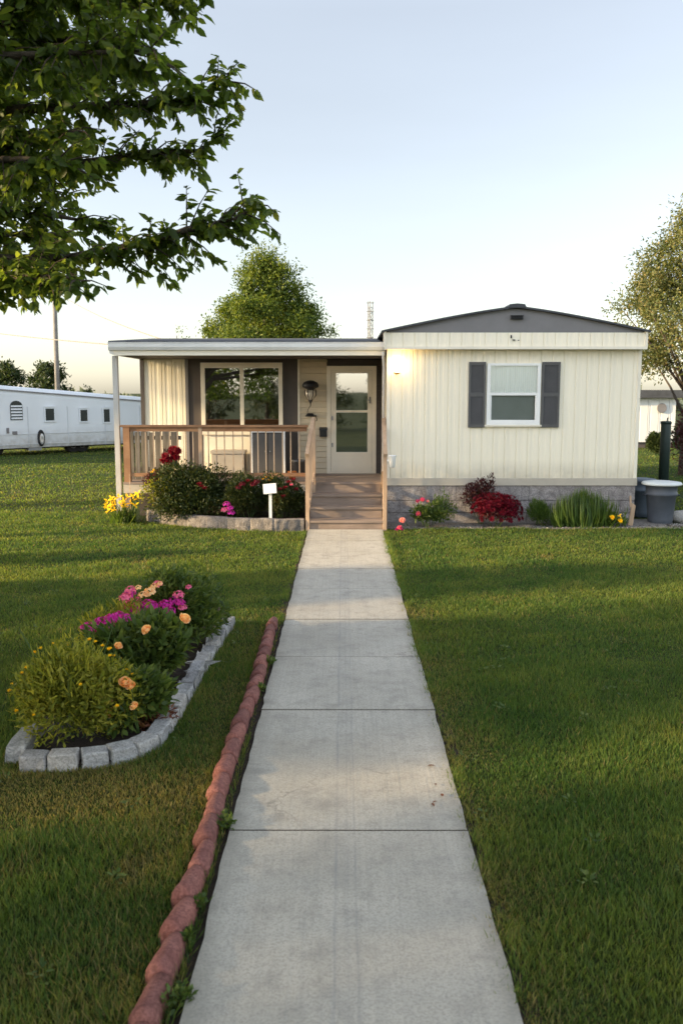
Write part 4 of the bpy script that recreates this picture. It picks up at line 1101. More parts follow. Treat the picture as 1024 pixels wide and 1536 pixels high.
ords = ['first', 'second', 'third', 'fourth', 'fifth', 'sixth', 'seventh', 'eighth', 'ninth', 'tenth', 'eleventh', 'twelfth', 'thirteenth', 'fourteenth', 'fifteenth', 'sixteenth', 'seventeenth', 'eighteenth', 'nineteenth', 'twentieth', 'twenty-first', 'twenty-second', 'twenty-third']
for k in range(NR):
    o = red_piece(k)
    lab = ('red edging piece beside the walk at the bottom of the picture, cut by the frame' if k == 0 else
           'last red edging piece beside the walk, at the end toward the house' if k == NR - 1 else
           f'{ords[k]} red edging piece beside the walk, counted from the bottom of the picture' if k < NR//2 + 1 else
           f'{ords[NR - 1 - k]} red edging piece before the last one toward the house')
    tag(o, lab, 'edging piece', 'red edging pieces along the walk')

# ------------------------------------------------------------------ porch bed
kb = [A(219, 782, 15.45), A(224, 783, 15.2), G(240, 786), G(270, 789), G(310, 793), G(360, 796), G(410, 797.5), G(456, 797)]
kb = [Vector((p.x, p.y, 0)) for p in kb]
kt = [0]
for a, b in zip(kb, kb[1:]): kt.append(kt[-1] + (b - a).length)
mb = MB(); n = 90; rows = []
for i in range(n + 1):
    c = along(kb, kt, kt[-1]*i/n); d = (along(kb, kt, min(kt[-1], kt[-1]*(i + 1)/n)) - along(kb, kt, kt[-1]*max(0, i - 1)/n)).normalized()
    no = Vector((d.y, -d.x, 0)); h = .20 + .012*mnoise.noise(Vector((i*.13, 0, 7)))
    jt = -.012 if (i % 11) == 0 else 0.0
    row = []
    for o_, z in ((0, -.04), (.004, .06), (.0, .13), (-.008, h - .015), (-.03, h), (-.12, h - .002), (-.15, h - .03), (-.15, 0)):
        pz_ = Vector((c.x, c.y, z)) + no*(o_ + jt + .016*mnoise.noise(Vector((i*.45, z*16, 3.3))))
        row.append(mb.bm.verts.new(pz_))
    rows.append(row)
for a, b in zip(rows, rows[1:]):
    for k in range(len(a)-1): mb.bm.faces.new((a[k], b[k], b[k+1], a[k+1]))
mb.bm.faces.new(rows[0]); mb.bm.faces.new(rows[-1][::-1])
tag(mb.build('bed_border', M['kerb'], None, kb[3]), 'curved low stone border holding the shrub bed below the porch railing', 'border')
mb = MB(); mb.poly([(p.x, p.y + .06, .14) for p in kb] + [(-.6, 15.30, .14), (kb[0].x, 15.5, .14)]); kind(mb.build('porch_bed_soil', M['soil']))
c = A(285, 742, 14.95)
s1 = bushthing('shrub', 'large dark green shrub at the left of the porch bed', 'shrub', (c.x, 14.98, .50), (.74, .42, .60), 11000, .055, .026, 'L_shrub', LEAF4, 21, .3, .8, None, 16, 12)
Pp, out = bush_pts(900, (A(238, 740, 14.9).x, 14.95, .45), (.30, .30, .45), seed=32, lumps=7); link('golden_tips', leafmesh('golden_tips', Pp, out, .055, .024, LEAF4, .4, .8, .1, 5), M['L_lime'], s1)
Pp, out = bush_pts(4500, (c.x - .02, 14.82, .22), (.76, .40, .36), seed=35, lumps=14); link('foliage', leafmesh('foliage', Pp, out, .055, .026, LEAF4, .3, .8, .1, 35), M['L_shrub'], s1)
for px, py in ((303, 730), (299, 727), (307, 733)): blossom(s1, A(px, py, 14.46), 'mum', .05, 'P_red')
c = A(370, 745, 14.8)
s2 = bushthing('flowering_shrub', 'dark flowering shrub with magenta blooms right of the large green shrub', 'shrub', (c.x + .02, 14.74, .36), (.42, .34, .54), 5600, .05, .024, 'L_shrub', LEAF4, 22, .3, .8, None, 10, 7)
for px, py, m_, r in ((340, 757, 'P_mag', .05), (345, 763, 'P_mag', .055), (337, 765, 'P_pink', .05), (347, 770, 'P_mag', .05), (364, 727, 'P_wine', .05), (372, 722, 'P_red', .05), (380, 727, 'P_wine', .05), (358, 732, 'P_wine', .045), (385, 723, 'P_wine', .045)):
    blossom(s2, A(px, py, 14.40), 'phlox' if m_ != 'P_red' else 'mum', r, m_)
c = A(425, 745, 14.8)
s3 = bushthing('flowering_shrub', 'dark flowering shrub with red blooms beside the left stair handrail', 'shrub', (c.x + .0, 14.72, .36), (.38, .34, .54), 5200, .05, .024, 'L_shrub', LEAF4, 23, .3, .8, None, 10, 7)
for px, py, m_, r in ((433, 724, 'P_red', .06), (437, 728, 'P_pink', .035), (428, 732, 'P_red', .05), (440, 720, 'P_red', .05), (420, 735, 'P_wine', .05), (444, 735, 'P_wine', .05), (425, 745, 'P_wine', .05)):
    blossom(s3, A(px, py, 14.38), 'mum', r, m_)
c = A(405, 718, 15.0)
y1 = bushthing('marigold', 'small yellow flowers rising behind the white sign', 'flower plant', (c.x, 15.05, .62), (.16, .12, .16), 420, .05, .02, 'L_lime', LEAF4, 24, .4, .7, None, 5, 4)
for px, py in ((395, 719), (404, 721), (412, 716), (400, 716), (409, 719)): blossom(y1, A(px, py, 14.95), 'mum', .03, 'P_yellow')
# red flowering plant on the porch corner, above the shrub
c = A(255, 690, 15.55)
rp = empty('red_flower_pot', (c.x, 15.55, ZD), 'pot of deep red flowers standing at the porch railing', 'potted plant')
MB().lathe([(.0, 0), (.07, 0), (.10, .16), (.115, .165), (.115, .19), (.095, .19), (.085, .15), (.0, .15)], (c.x, 15.55, ZD), 18).build('pot', M['clay'], rp, smooth=True)
Pp, out = bush_pts(700, (c.x - .02, 15.50, ZD + .28), (.20, .16, .24), seed=33); link('foliage', leafmesh('foliage', Pp, out, .06, .026, LEAF4, .4, .8, .1, 6), M['L_wine'], rp)
g = random.Random(4)
for k in range(22):
    a = g.uniform(0, 6.28); rr = g.random()**.5; px, py = 256 + 15*rr*math.cos(a), 684 + 14*rr*math.sin(a); blossom(rp, A(px, py, 15.22 - .05*g.random()), 'mum', .06, 'P_red', (g.uniform(-.5, .5), -1, .6))
c = A(233, 715, 15.1)
yo = bushthing('leafy_plant', 'reddish leafy plant at the left tip of the porch bed with yellow blooms', 'plant', (c.x, 15.18, .62), (.22, .16, .34), 700, .06, .024, 'L_wine', LEAF4, 34, .6, .7, None, 6, 6)
for px, py in ((228, 709), (231, 706)): blossom(yo, A(px, py, 15.0), 'mum', .035, 'P_yellow')
# yellow lilies at the post
c = A(187, 765, 15.0)
yl = empty('lily_plant', (c.x, 15.05, 0), 'clump of bright yellow lilies by the foot of the white porch post', 'lilies')
g = np.random.default_rng(41); n = 130
Pp = np.stack([c.x + g.normal(0, .12, n), 15.02 + g.normal(0, .08, n), np.full(n, .0)], 1); ang = g.uniform(0, 6.28, n); le = g.uniform(.2, 1.0, n)
V, T, Q = leaves(Pp, np.stack([np.cos(ang)*le, np.sin(ang)*le, np.ones(n)], 1), np.stack([np.cos(ang), np.sin(ang), -le], 1), g.uniform(.22, .42, n), .030, BLADE, .2)
link('foliage', np_mesh('foliage', V, T, Q), M['L_grassy'], yl)
for px, py in ((162, 752), (168, 748), (166, 760), (173, 757), (164, 766), (172, 765), (160, 760), (179, 746), (185, 752), (192, 747), (200, 745), (207, 748), (196, 755), (203, 758), (188, 760), (208, 741), (182, 757), (170, 741+10)):
    q = A(px, py, 14.85 + random.uniform(-.06, .1)); blossom(yl, q, 'lily', .075, 'P_yellow', (random.uniform(-.6, .3), -.6, .6)); 
    flowerstem(yl, (c.x + random.uniform(-.1, .1), 15.02, 0), q, .004)
# slim bamboo stake beside the post
q = A(196, 735, 15.1); tag(MB().tube([(q.x, 15.1, -.02), (q.x - .012, 15.1, .83)], [.006, .005], 6).build('plant_stake', M['newel'], None, (q.x, 15.1, 0)), 'thin wooden plant stake rising from the yellow lilies', 'stake')

# ------------------------------------------------------------------ gravel bed before the gabled end
mb = MB(); n = 60
f0 = [mb.bm.verts.new((x, 14.28 + .05*mnoise.noise(Vector((x*1.7, 0, 0))), .012)) for x in np.linspace(.66, 5.35, n)]
f1 = [mb.bm.verts.new((x, 15.2, .05)) for x in np.linspace(.66, 5.35, n)]
for k in range(n-1): mb.bm.faces.new((f0[k], f0[k+1], f1[k+1], f1[k]))
kind(mb.build('gravel_bed', M['gravel']))
g = np.random.default_rng(50); n = 3200
C = np.stack([g.uniform(.68, 5.9, n), 14.26 + .62*g.random(n)**.8, np.full(n, .02)], 1); r_ = g.uniform(.008, .022, n)
base = np.array([(1,0,0),(0,1,0),(-1,0,0),(0,-1,0),(0,0,1)])
V = C[:, None, :] + base[None]*r_[:, None, None]*g.uniform(.6, 1.2, (n, 5, 3))
T = (np.array([(0,1,4),(1,2,4),(2,3,4),(3,0,4)])[None] + (np.arange(n)*5)[:, None, None]).reshape(-1, 3)
t = NT('pebbles'); rr = t.n('ShaderNodeNewGeometry').outputs['Random Per Island']
M['pebble'] = t.done(t.bsdf(t.ramp(rr, ((0, (.07, .058, .05)), (.5, (.17, .15, .13)), (1, (.32, .295, .265)))), .85, .2))
o = link('gravel', np_mesh('gravel', V.reshape(-1, 3), T), M['pebble']); kind(o, 'stuff'); o['label'] = 'grey gravel in the bed along the stone skirting'; o['category'] = 'gravel'

# pink roses by the right handrail
c = G(628, 796)
r1 = bushthing('rose_bush', 'pink rose bush at the gravel bed beside the right stair handrail', 'rose bush', (c.x + .16, 14.45, .20), (.32, .20, .24), 1500, .055, .026, 'L_bed', LEAF8, 61, .3, .8, None, 8, 6)
Pp, out = bush_pts(800, (A(660, 770, 14.6).x, 14.6, .26), (.30, .20, .34), seed=62, lumps=8); link('foliage', leafmesh('foliage', Pp, out, .055, .016, LEAF4, .6, .7, .1, 62), M['L_grassy'], r1)
for px, py, r, m_ in ((603, 781, .062, 'P_pale'), (627, 771, .05, 'P_pink'), (599, 792, .05, 'P_pink'), (595, 796, .04, 'P_mag'), (633, 750, .045, 'P_pink'), (641, 752, .03, 'P_pale'), (626, 752, .035, 'P_pink'), (603, 795, .03, 'P_mag')):
    q = A(px, py, 14.2 if px < 615 else 14.3); blossom(r1, q, 'rose', r, m_, (0, -.8, .7)); flowerstem(r1, (q.x + .10, 14.42, .06), q, .004)
# burgundy mum
c = G(741, 790)
m1 = bushthing('chrysanthemum', 'round bush covered in deep burgundy blooms below the window', 'flower bush', (c.x, 14.5, .24), (.40, .26, .27), 1800, .05, .02, 'L_wine', LEAF4, 63, .3, .8, None, 9, 6)
g = np.random.default_rng(64)
for k in range(98):
    u = norm(g.normal(size=3)); u[2] = abs(u[2]); u[1] = -abs(u[1])*.9 if g.random() < .75 else u[1]
    p = Vector((c.x + u[0]*.41, 14.5 + u[1]*.27, .20 + u[2]*.31 - .10*(g.random() < .35))); p.z = max(p.z, .05)
    p.z += .05; blossom(m1, p, 'mum', .048, 'P_crimson' if g.random() < .5 else 'P_wine', (u[0], u[1], u[2] + .3))
Pp, out = bush_pts(5200, (c.x, 14.5, .27), (.42, .28, .31), seed=69, lumps=18); fm_ = link('flower_mass', leafmesh('flower_mass', Pp, out, .036, .017, LEAF4, .2, .9, .1, 69), M['P_crimson'], m1); fm_['kind'] = 'stuff'
c = A(722, 755, 14.72)
m2 = bushthing('reddish_shrub', 'loose reddish shrub with a tall spike behind the burgundy bush', 'shrub', (c.x, 14.70, .42), (.32, .14, .34), 1100, .06, .026, 'L_wine', LEAF4, 65, .5, .7, None, 9, 7)
Pp = np.stack([A(736, 735, 14.66).x + rng.normal(0, .03, 120), 14.66 + rng.normal(0, .02, 120), rng.uniform(.45, .86, 120)], 1); link('spike', leafmesh('spike', Pp, norm(rng.normal(size=(120, 3))), .06, .024, LEAF4, .8, .6, .1, 5), M['L_wine'], m2)
c = G(797, 785)
bushthing('green_plant', 'small soft green plant between the burgundy bush and grassy clump', 'plant', (c.x, 14.62, .16), (.24, .14, .26), 1500, .09, .012, 'L_grassy', BLADE, 66, .8, .6, None, 6, 3)
c = G(868, 788)
dl = empty('grassy_clump', (c.x, 14.58, 0), 'arching green day lily clump below the right of the window', 'day lily')
g = np.random.default_rng(67); n = 900
Pp = np.stack([c.x - .01 + g.normal(0, .22, n), 14.57 + g.normal(0, .07, n), np.full(n, .0)], 1); ang = np.where(g.random(n) < .7, np.arctan2(g.normal(0, .5, n), Pp[:, 0] - c.x), g.uniform(0, 6.28, n)); le = g.uniform(.1, .6, n) + np.abs(Pp[:, 0] - c.x)*1.9
V, T, Q = leaves(Pp, np.stack([np.cos(ang)*le, np.sin(ang)*le*.6, np.ones(n)], 1), np.stack([np.cos(ang), np.sin(ang), -le], 1), g.uniform(.34, .68, n)*(1 - .35*np.minimum(1, np.abs(Pp[:, 0] - c.x)/.45)), .024, (np.array([(0,-.5,0),(0,.5,0),(.45,-.45,.04),(.45,.45,.04),(.8,-.3,.0),(.8,.3,.0),(1,0,-.12)]), [(4,5,6)], [(0,1,3,2),(2,3,5,4)]), .30)
link('foliage', np_mesh('foliage', V, T, Q), M['L_grassy'], dl)
c = G(921, 789)
yf = empty('yellow_flower_plant', (c.x, 14.5, 0), 'pair of yellow blooms beside the leaning wooden stake', 'flower plant')
Pp, out = bush_pts(160, (c.x, 14.5, .06), (.14, .09, .09), seed=68, lumps=5); link('foliage', leafmesh('foliage', Pp, out, .07, .016, BLADE, .8, .5, .1, 68), M['L_grassy'], yf)
for px, py, r in ((917, 776, .045), (928, 774, .05), (929, 781, .045)): q = A(px, py, 14.40); blossom(yf, q, 'lily' if r > .048 else 'mum', r, 'P_yellow', (0, -.8, .5)); flowerstem(yf, (c.x, 14.5, .0), q, .004)
c0 = G(930, 784)
mb = MB(); mb.prism([(c0.x - .045, 14.60, -.03), (c0.x + .035, 14.60, -.03), (c0.x + .06, 14.60, .22), (c0.x + .075, 14.60, .36), (c0.x + .02, 14.60, .40), (c0.x + .01, 14.60, .33), (c0.x - .01, 14.60, .20)], (0, .035, 0)); mb.bar((c0.x - .0, 14.615, .33), (c0.x - .01, 14.63, .52), .028, .02)
tag(mb.build('broken_board', M['newel'], None, (c0.x, 14.6, 0), bevel=.004), 'splintered tan board standing upright at the corner of the skirting', 'board')

# ------------------------------------------------------------------ bins, post and rock at the right corner
def bin_(name, x, y, r0, r1, h, lidr, label, mats, lid=True):
    t = empty(name, (x, y, 0), label, 'bin', 'waste bins')
    prof = [(r0*.9, 0), (r0, .02), (r0*1.02, .10), (r1*.97, h*.72), (r1*1.06, h*.74), (r1*1.06, h*.80), (r1, h*.82), (r1*1.03, h - .03), (r1*1.08, h - .02), (r1*1.08, h)]
    MB().lathe(prof, (x, y, 0), 32).build('body', mats[0], t, smooth=True)
    MB().lathe([(lidr, h + .002), (lidr*1.02, h + .02), (lidr*.96, h + .045), (lidr*.6, h + .06), (.0, h + .065)], (x, y, 0), 32).build('lid', mats[1], t, smooth=True)
    for s in (-1, 1): MB().tube([(x + s*r1*1.0, y - .05, h*.76), (x + s*(r1 + .045), y - .04, h*.74), (x + s*(r1 + .045), y + .04, h*.74), (x + s*r1*1.0, y + .05, h*.76)], .012, 6).build('handle', mats[0], t, smooth=True)
    return t
b = G(996, 789); hb = A(996, 729, b.y).z
bin_('waste_bin', b.x, b.y + .24, .20, .25, hb, .325, 'grey plastic waste bin with broad pale lid at the house corner', (M['bin'], M['binlid']))
b = A(962, 718, 15.9); bin_('waste_bin', b.x - .0, 15.9, .20, .22, A(962, 722, 15.9).z, .25, 'blue-grey bin half hidden behind the house corner', (M['bin2'], M['bin2']))
p = A(998, 632, 17.2)
gp_ = empty('green_pipe', (p.x, 17.2, 0), 'dark green upright pipe behind the pale-lidded bin', 'post')
MB().lathe([(.095, -.05), (.095, p.z - .04), (.088, p.z - .02)], (p.x, 17.2, 0), 20).build('pipe', M['green_pipe'], gp_, smooth=True)
MB().lathe([(.102, p.z - .05), (.104, p.z - .01), (.09, p.z + .004), (.0, p.z + .008)], (p.x, 17.2, 0), 20).build('cap', M['green_pipe'], gp_, smooth=True)
MB().tube([(p.x + .02, 17.2, p.z), (p.x + .022, 17.2, p.z + .05), (p.x + .03, 17.19, p.z + .07)], .012, 6).build('finial', M['green_pipe'], gp_)
def rock(x, y, r, label):
    bm = bmesh.new(); bmesh.ops.create_icosphere(bm, subdivisions=3, radius=r); sd_ = random.uniform(0, 40)
    for v in bm.verts:
        v.co *= 1 + .28*mnoise.noise(v.co/r*1.1 + Vector((sd_, 0, 0))) + .08*mnoise.noise(v.co/r*3.5 + Vector((0, sd_, 0))); v.co.z *= .8
        v.co += Vector((x, y, r*.55))
    mb = MB(); mb.bm.free(); mb.bm = bm
    return tag(mb.build('rock', M['rock'], None, (x, y, 0), smooth=True), label, 'rock')
c = A(1016, 778, 15.15); rock(c.x + .06, 15.2, .16, 'pale rock beside the pale-lidded bin')

# ------------------------------------------------------------------ far neighbours
def trailer_():
    a = G(-70, 689); b = G(178, 676)
    a.z = b.z = 0
    d = (b - a); L = 15.0; ang = math.atan2(d.y, d.x); u = d.normalized()
    s = a - u*5.0
    t = empty('travel_trailer', s, 'long white travel trailer with small dark windows parked across the left lawn', 'trailer')
    t.rotation_euler = (0, 0, ang); Ltot = (b - s).length + 2.5
    # local frame: x along the body, -y faces the camera
    OFFS = {}
    def lk(mb, name, m, par=None, **kw):
        o = mb.build(name, m, None, **kw); o.parent = par or t; return o
    # where a photo column meets the side of the trailer
    def xs_at(px):
        u_ = (px - VPX)/F/CP
        return (u_*s.y - s.x)/(u.x - u_*u.y)
    def z_at(px, py):
        x = xs_at(px); q = s + u*x
        return A(px, py, q.y).z
    xa_, xb_ = xs_at(0), xs_at(170); sl_ = (z_at(170, 596.5) - z_at(0, 582.5))/(xb_ - xa_)
    zh0 = z_at(0, 581.5) - sl_*xa_ + .11; zh1 = zh0 + sl_*Ltot; zl = z_at(60, 671)
    mb = MB(); n = 24; rings = []
    for i in range(n + 1):
        x = Ltot*i/n; e = min(x, Ltot - x); rnd = 0.0 if e > .5 else (.5 - e)*.5
        h = zh0 + (zh1 - zh0)*x/Ltot - rnd*.5
        prof = [(0, zl + rnd*.3), (-.02, zl + .1), (0, h - .30), (.02, h - .12), (.08, h - .03), (.2, h), (2.2, h), (2.32, h - .03), (2.4, h - .14), (2.4, zl)]
        rings.append([mb.bm.verts.new((x, y_, z_)) for y_, z_ in prof])
    for p_, q_ in zip(rings, rings[1:]):
        for k in range(len(p_)): mb.bm.faces.new((p_[k], q_[k], q_[(k+1) % len(q_)], p_[(k+1) % len(p_)]))
    mb.bm.faces.new(rings[0]); mb.bm.faces.new(rings[-1][::-1])
    body = lk(mb, 'body', M['trailer'])
    mb = MB()
    for k in range(1, 9): mb.box(Ltot*k/9, Ltot*k/9 + .02, -.030, .0, zl + .04, zl + 1.45)
    for z in (zl + .48, zl + .12): mb.box(.2, Ltot - .2, -.034, -.01, z, z + .016)
    lk(mb, 'seam_trim', M['trailer_roof'])
    mb = MB(); mb.bar((.0, -.03, zh0 - .16), (Ltot, -.03, zh1 - .16), .03, .04); lk(mb, 'drip_rail', M['gable'])
    mb = MB(); mb.box(.3, Ltot - .3, .15, 2.2, .22, zl - .002); lk(mb, 'chassis', M['underside'])
    def winb(px0, px1, py0, py1):
        a_, b_ = xs_at(px0), xs_at(px1); z0, z1 = z_at(px0, py1), z_at(px0, py0)
        mb = MB(); f = .05
        mb.box(a_ - f, b_ + f, -.05, -.02, z0 - f, z0); mb.box(a_ - f, b_ + f, -.05, -.02, z1, z1 + f); mb.box(a_ - .02, b_ + .02, -.075, -.02, z1 + f + .003, z1 + f + .03); mb.box(a_ - f, a_, -.05, -.02, z0, z1); mb.box(b_, b_ + f, -.05, -.02, z0, z1)
        w_ = lk(mb, 'window', M['trailer'])
        lk(MB().box(a_, b_, -.032, -.024, z0, z1), 'pane', M['tglass'], w_)
    t_ = NT('dark_trailer_glass'); M['tglass'] = t_.done(t_.bsdf((.04, .045, .045), .08, .6))
    winb(74, 87, 613, 631); winb(125.5, 136, 615, 632); winb(160, 169, 614, 633)
    a_, b_ = xs_at(22.5), xs_at(40.5); z0, z1 = z_at(30, 630), z_at(30, 601)
    pts = [(a_, z0), (b_, z0)] + [((a_+b_)/2 + (b_-a_)/2*math.cos(th), z1 - .18 + .18*math.sin(th)) for th in np.linspace(0, math.pi, 9)]
    w_ = lk(MB().prism([(x, -.03, z) for x, z in pts], (0, .02, 0)), 'arched_window', M['tglass'])
    mb = MB()
    for k in range(5): mb.box(a_ + .02, b_ - .02, -.045, -.031, z0 + .03 + k*.105, z0 + .09 + k*.105)
    lk(mb, 'slats', M['trailer'], w_)
    a_, b_ = xs_at(24), xs_at(31); lk(MB().box(a_, b_, -.045, -.02, z_at(27, 652), z_at(27, 647)), 'hatch', M['gable'])
    a_, b_ = xs_at(15.5), xs_at(19); lk(MB().box(a_, b_, -.045, -.02, z_at(17, 650), z_at(17, 642)), 'hatch', M['gable'])
    x = xs_at(66)
    mb = MB(); mb.lathe([(.12, -.16), (.27, -.17), (.31, -.12), (.31, .0), (.26, .02)], (0, 0, 0), 24, 'y'); bmesh.ops.transform(mb.bm, matrix=Matrix.Translation((x, .06, .60)) @ Matrix.Diagonal((.42, 1, .95, 1)), verts=mb.bm.verts[:]); wh = lk(mb, 'arch_wheel', M['rubber'])  # wheel set in the body's wheel arch
    mb = MB().lathe([(.0, -.165), (.12, -.176), (.2, -.165)], (0, 0, 0), 20, 'y'); bmesh.ops.transform(mb.bm, matrix=Matrix.Translation((x, .06, .56)) @ Matrix.Diagonal((.42, 1, 1.0, 1)), verts=mb.bm.verts[:]); lk(mb, 'rim', M['rim'], wh)
    for px in (120, 133, 4):
        x = xs_at(px); mb = MB(); mb.lathe([(.14, -.01), (.30, -.02), (.33, .03), (.33, .17), (.30, .21)], (x, .3, .32), 24, 'y'); wh = lk(mb, 'wheel', M['rubber'], smooth=False)
        lk(MB().lathe([(.0, .0), (.16, -.012), (.2, .01)], (x, .3, .32), 20, 'y'), 'rim', M['gable'], wh)  # rims coloured dark for the shade under the trailer
    mb = MB(); a_ = xs_at(48); mb.box(a_, a_ + .5, .02, .3, .16, .46); lk(mb, 'entry_step', M['galv'])
trailer_()
# second white trailer behind
c0, c1 = A(168, 640, 42), A(240, 640, 42)
t2 = empty('white_cabin', ((c0.x + c1.x)/2, 42, 0), 'plain white cabin seen between the porch post and porch wall', 'cabin')
zt2 = A(200, 609, 42).z
MB().box(c0.x, c1.x, 42, 45, .1, zt2).build('wall', M['far_white'], t2, bevel=.05)
MB().box(c0.x - .15, c1.x + .15, 41.85, 45.1, zt2 + .003, zt2 + .13).build('roof', M['white'], t2, bevel=.03)
# far home at the right
Y3 = 36; h0, h1 = A(900, 640, Y3).x, A(1011, 640, Y3).x
fh = empty('far_home', ((h0+h1)/2, Y3, 0), 'white neighbouring home with dark flat roof and round window', 'house')
z0, z1 = A(980, 663, Y3).z, A(980, 597, Y3).z
ribbed(h0, h1, z0, z1, Y3, (), .42, None, .03).build('wall', M['far_white'], fh)
MB().box(h0 + .03, h1 - .01, Y3 + .06, Y3 + 10, z0, z1).build('body', M['far_white'], fh)
MB().box(h0 - .1, h1 + .18, Y3 - .3, Y3 + 10.2, z1 + .003, A(980, 585, Y3).z).build('roof', M['roof'], fh, bevel=.02)
MB().box(h0, h1 - .05, Y3 + .1, Y3 + 9.9, -.1, z0 - .003).build('skirting', M['dark_panel'], fh)
c = A(991, 612, Y3); MB().lathe([(.0, -.03), (.15, -.03), (.17, -.01)], (c.x, Y3 - .01, c.z), 24, 'y').build('round_window', M['tglass'], fh)
mb = MB(); mb.lathe([(.165, -.045), (.19, -.045), (.19, -.0)], (c.x, Y3 - .015, c.z), 24, 'y'); mb.build('window_trim', M['gable'], fh)

# utility pole and wires
Yp = 46; b = A(88, 640, Yp); tp = A(81, 425, Yp)
up = empty('utility_pole', (b.x, Yp, 0), 'tall leaning grey utility pole beyond the white trailer', 'utility pole')
MB().tube([(b.x, Yp, -.3), (b.x + (tp.x - b.x)*.5, Yp, tp.z*.5), (tp.x, Yp, tp.z), (tp.x - .03, Yp, tp.z + 1.6)], [.14, .12, .10, .09], 12).build('pole', M['pole'], up, smooth=True)
MB().bar((tp.x - .9, Yp - .1, tp.z + 1.1), (tp.x + .9, Yp - .1, tp.z + 1.1), .1, .12).build('crossarm', M['pole'], up)
for s in (-.8, -.3, .8): MB().lathe([(.03, 0), (.05, .03), (.035, .06), (.05, .09), (.0, .12)], (tp.x + s, Yp - .1, tp.z + 1.16), 10).build('insulator', M['galv'], up, smooth=True)
def wire(a, b, sag, r_, label):
    a, b = Vector(a), Vector(b); pts = []
    for i in range(25):
        t = i/24; p = a.lerp(b, t); p.z -= sag*4*t*(1 - t); pts.append(p)
    tag(MB().tube(pts, r_, 5).build('power_line', M['black'], None, a), label, 'power line', 'power lines')
t_ = NT('weathered_wire'); M['wire'] = t_.done(t_.bsdf((.22, .21, .20), .7, .2))
M['black_wire'] = M['black']; M['black'], keep = M['wire'], M['black']
wire((tp.x + .1, Yp, A(86, 437, Yp).z), A(250, 511, 20.5), .18, .014, 'thin power line sloping from the utility pole down to the porch roof')
wire(A(-160, 474, 40), A(168, 517, 21), .12, .014, 'thin power line crossing low behind the utility pole to the roof corner')
M['black'] = keep
# lattice antenna mast
Ya = 30; zt_, x_ = A(555, 452, Ya).z, A(555, 480, Ya).x
an = empty('antenna_mast', (x_, Ya, 0), 'slim steel lattice antenna mast behind the porch roof', 'antenna mast')
r_ = .085; leg = [(x_ + r_*math.cos(k*2.094 + .4), Ya + r_*math.sin(k*2.094 + .4)) for k in range(3)]
for lx, ly_ in leg: MB().tube([(lx, ly_, -.1), (lx, ly_, zt_)], .014, 6).build('leg', M['gable'], an)
mb = MB(); z = .2; s = 0
while z < zt_ - .2:
    for k in range(3):
        p0, p1 = leg[k], leg[(k+1) % 3]; mb.tube([(*p0, z), (*p1, z + .2)], .008, 5); mb.tube([(*p0, z + .2), (*p1, z + .2)], .007, 5)
    z += .2
mb.build('bracing', M['gable'], an)
mb = MB()
for k in range(5): mb.tube([(x_ - .12, Ya, zt_ - .05 - k*.28), (x_ + .12, Ya, zt_ - .05 - k*.28)], .012, 5)
mb.build('rung', M['gable'], an)

# ------------------------------------------------------------------ trees
def tree(name, label, base, H, prof, nl, L, W, mat, trunk_r, limbs=9, seed=0, group=None, clumps=70, csz=.16, tmpl=LEAF4, droop=.0, lean=(0, 0), gap=.0, zmin=.15):
    """prof: list of (height fraction, crown radius) pairs"""
    g = np.random.default_rng(seed); b = Vector(base)
    t = empty(name, b, label, 'tree', group)
    hs = [p[0] for p in prof]; rs = [p[1] for p in prof]
    mb = MB(); npt = 7; tr = []
    for i in range(npt + 1):
        f = i/npt; tr.append(Vector((b.x + lean[0]*f + .06*trunk_r*30*.1*math.sin(f*5 + seed), b.y + lean[1]*f, H*.93*f)))
    mb.tube([tr[0] - Vector((0, 0, .1))] + tr[1:], [trunk_r*1.25] + [trunk_r*(1 - .9*i/npt) + .008 for i in range(1, npt + 1)], 9)
    mb.build('trunk', M['bark'], t, smooth=True)
    # clump centres inside the crown's outline
    cz = g.uniform(zmin, .99, clumps*3); keep_ = g.random(clumps*3) < np.interp(cz, hs, rs)/max(rs) + .12
    cz = cz[keep_][:clumps]; ra = np.interp(cz, hs, rs)*np.sqrt(g.random(len(cz)))*.95; an_ = g.uniform(0, 6.283, len(cz))
    C = np.stack([b.x + lean[0]*cz + ra*np.cos(an_), b.y + lean[1]*cz + ra*np.sin(an_), cz*H], 1)
    mb = MB()
    for k in range(min(limbs, len(C))):
        e = Vector(C[k]); s = max(.12, cz[k] - .12 - .25*ra[k]/max(rs)); q = Vector((b.x + lean[0]*s, b.y + lean[1]*s, H*s))
        m_ = q.lerp(e, .5) + Vector((0, 0, .05*H*.3)); r0 = trunk_r*.38*(1 - s*.6)
        mb.tube([q, m_, e], [r0, r0*.65, r0*.22], 6)
    mb.build('limbs', M['bark'], t, smooth=True)
    i = g.integers(0, len(C), nl); sz = csz*max(rs)*g.uniform(.55, 1.5, len(C))
    d = g.normal(size=(nl, 3)); d[:, 2] *= .8
    Pp = C[i] + d*sz[i][:, None]*.62
    k = Pp[:, 2] > .1*H*zmin; Pp = Pp[k]; i = i[k]
    out = norm(Pp - C[i])
    link('crown', leafmesh('crown', Pp, out, L, W, tmpl, -droop + .15, .8, .1, seed), M[mat], t)
    return t
p = A(398, 500, 36)
tree('poplar_tree', 'green pointed tree rising behind the porch roof', (p.x, 36, 0), 7.6, [(0, .2), (.12, 1.4), (.35, 2.4), (.60, 2.5), (.72, 2.1), (.82, 1.4), (.90, .85), (1, .25)], 85000, .12, .065, 'L_poplar', .16, 18, 71, None, 190, .155)
p = A(470, 500, 37)
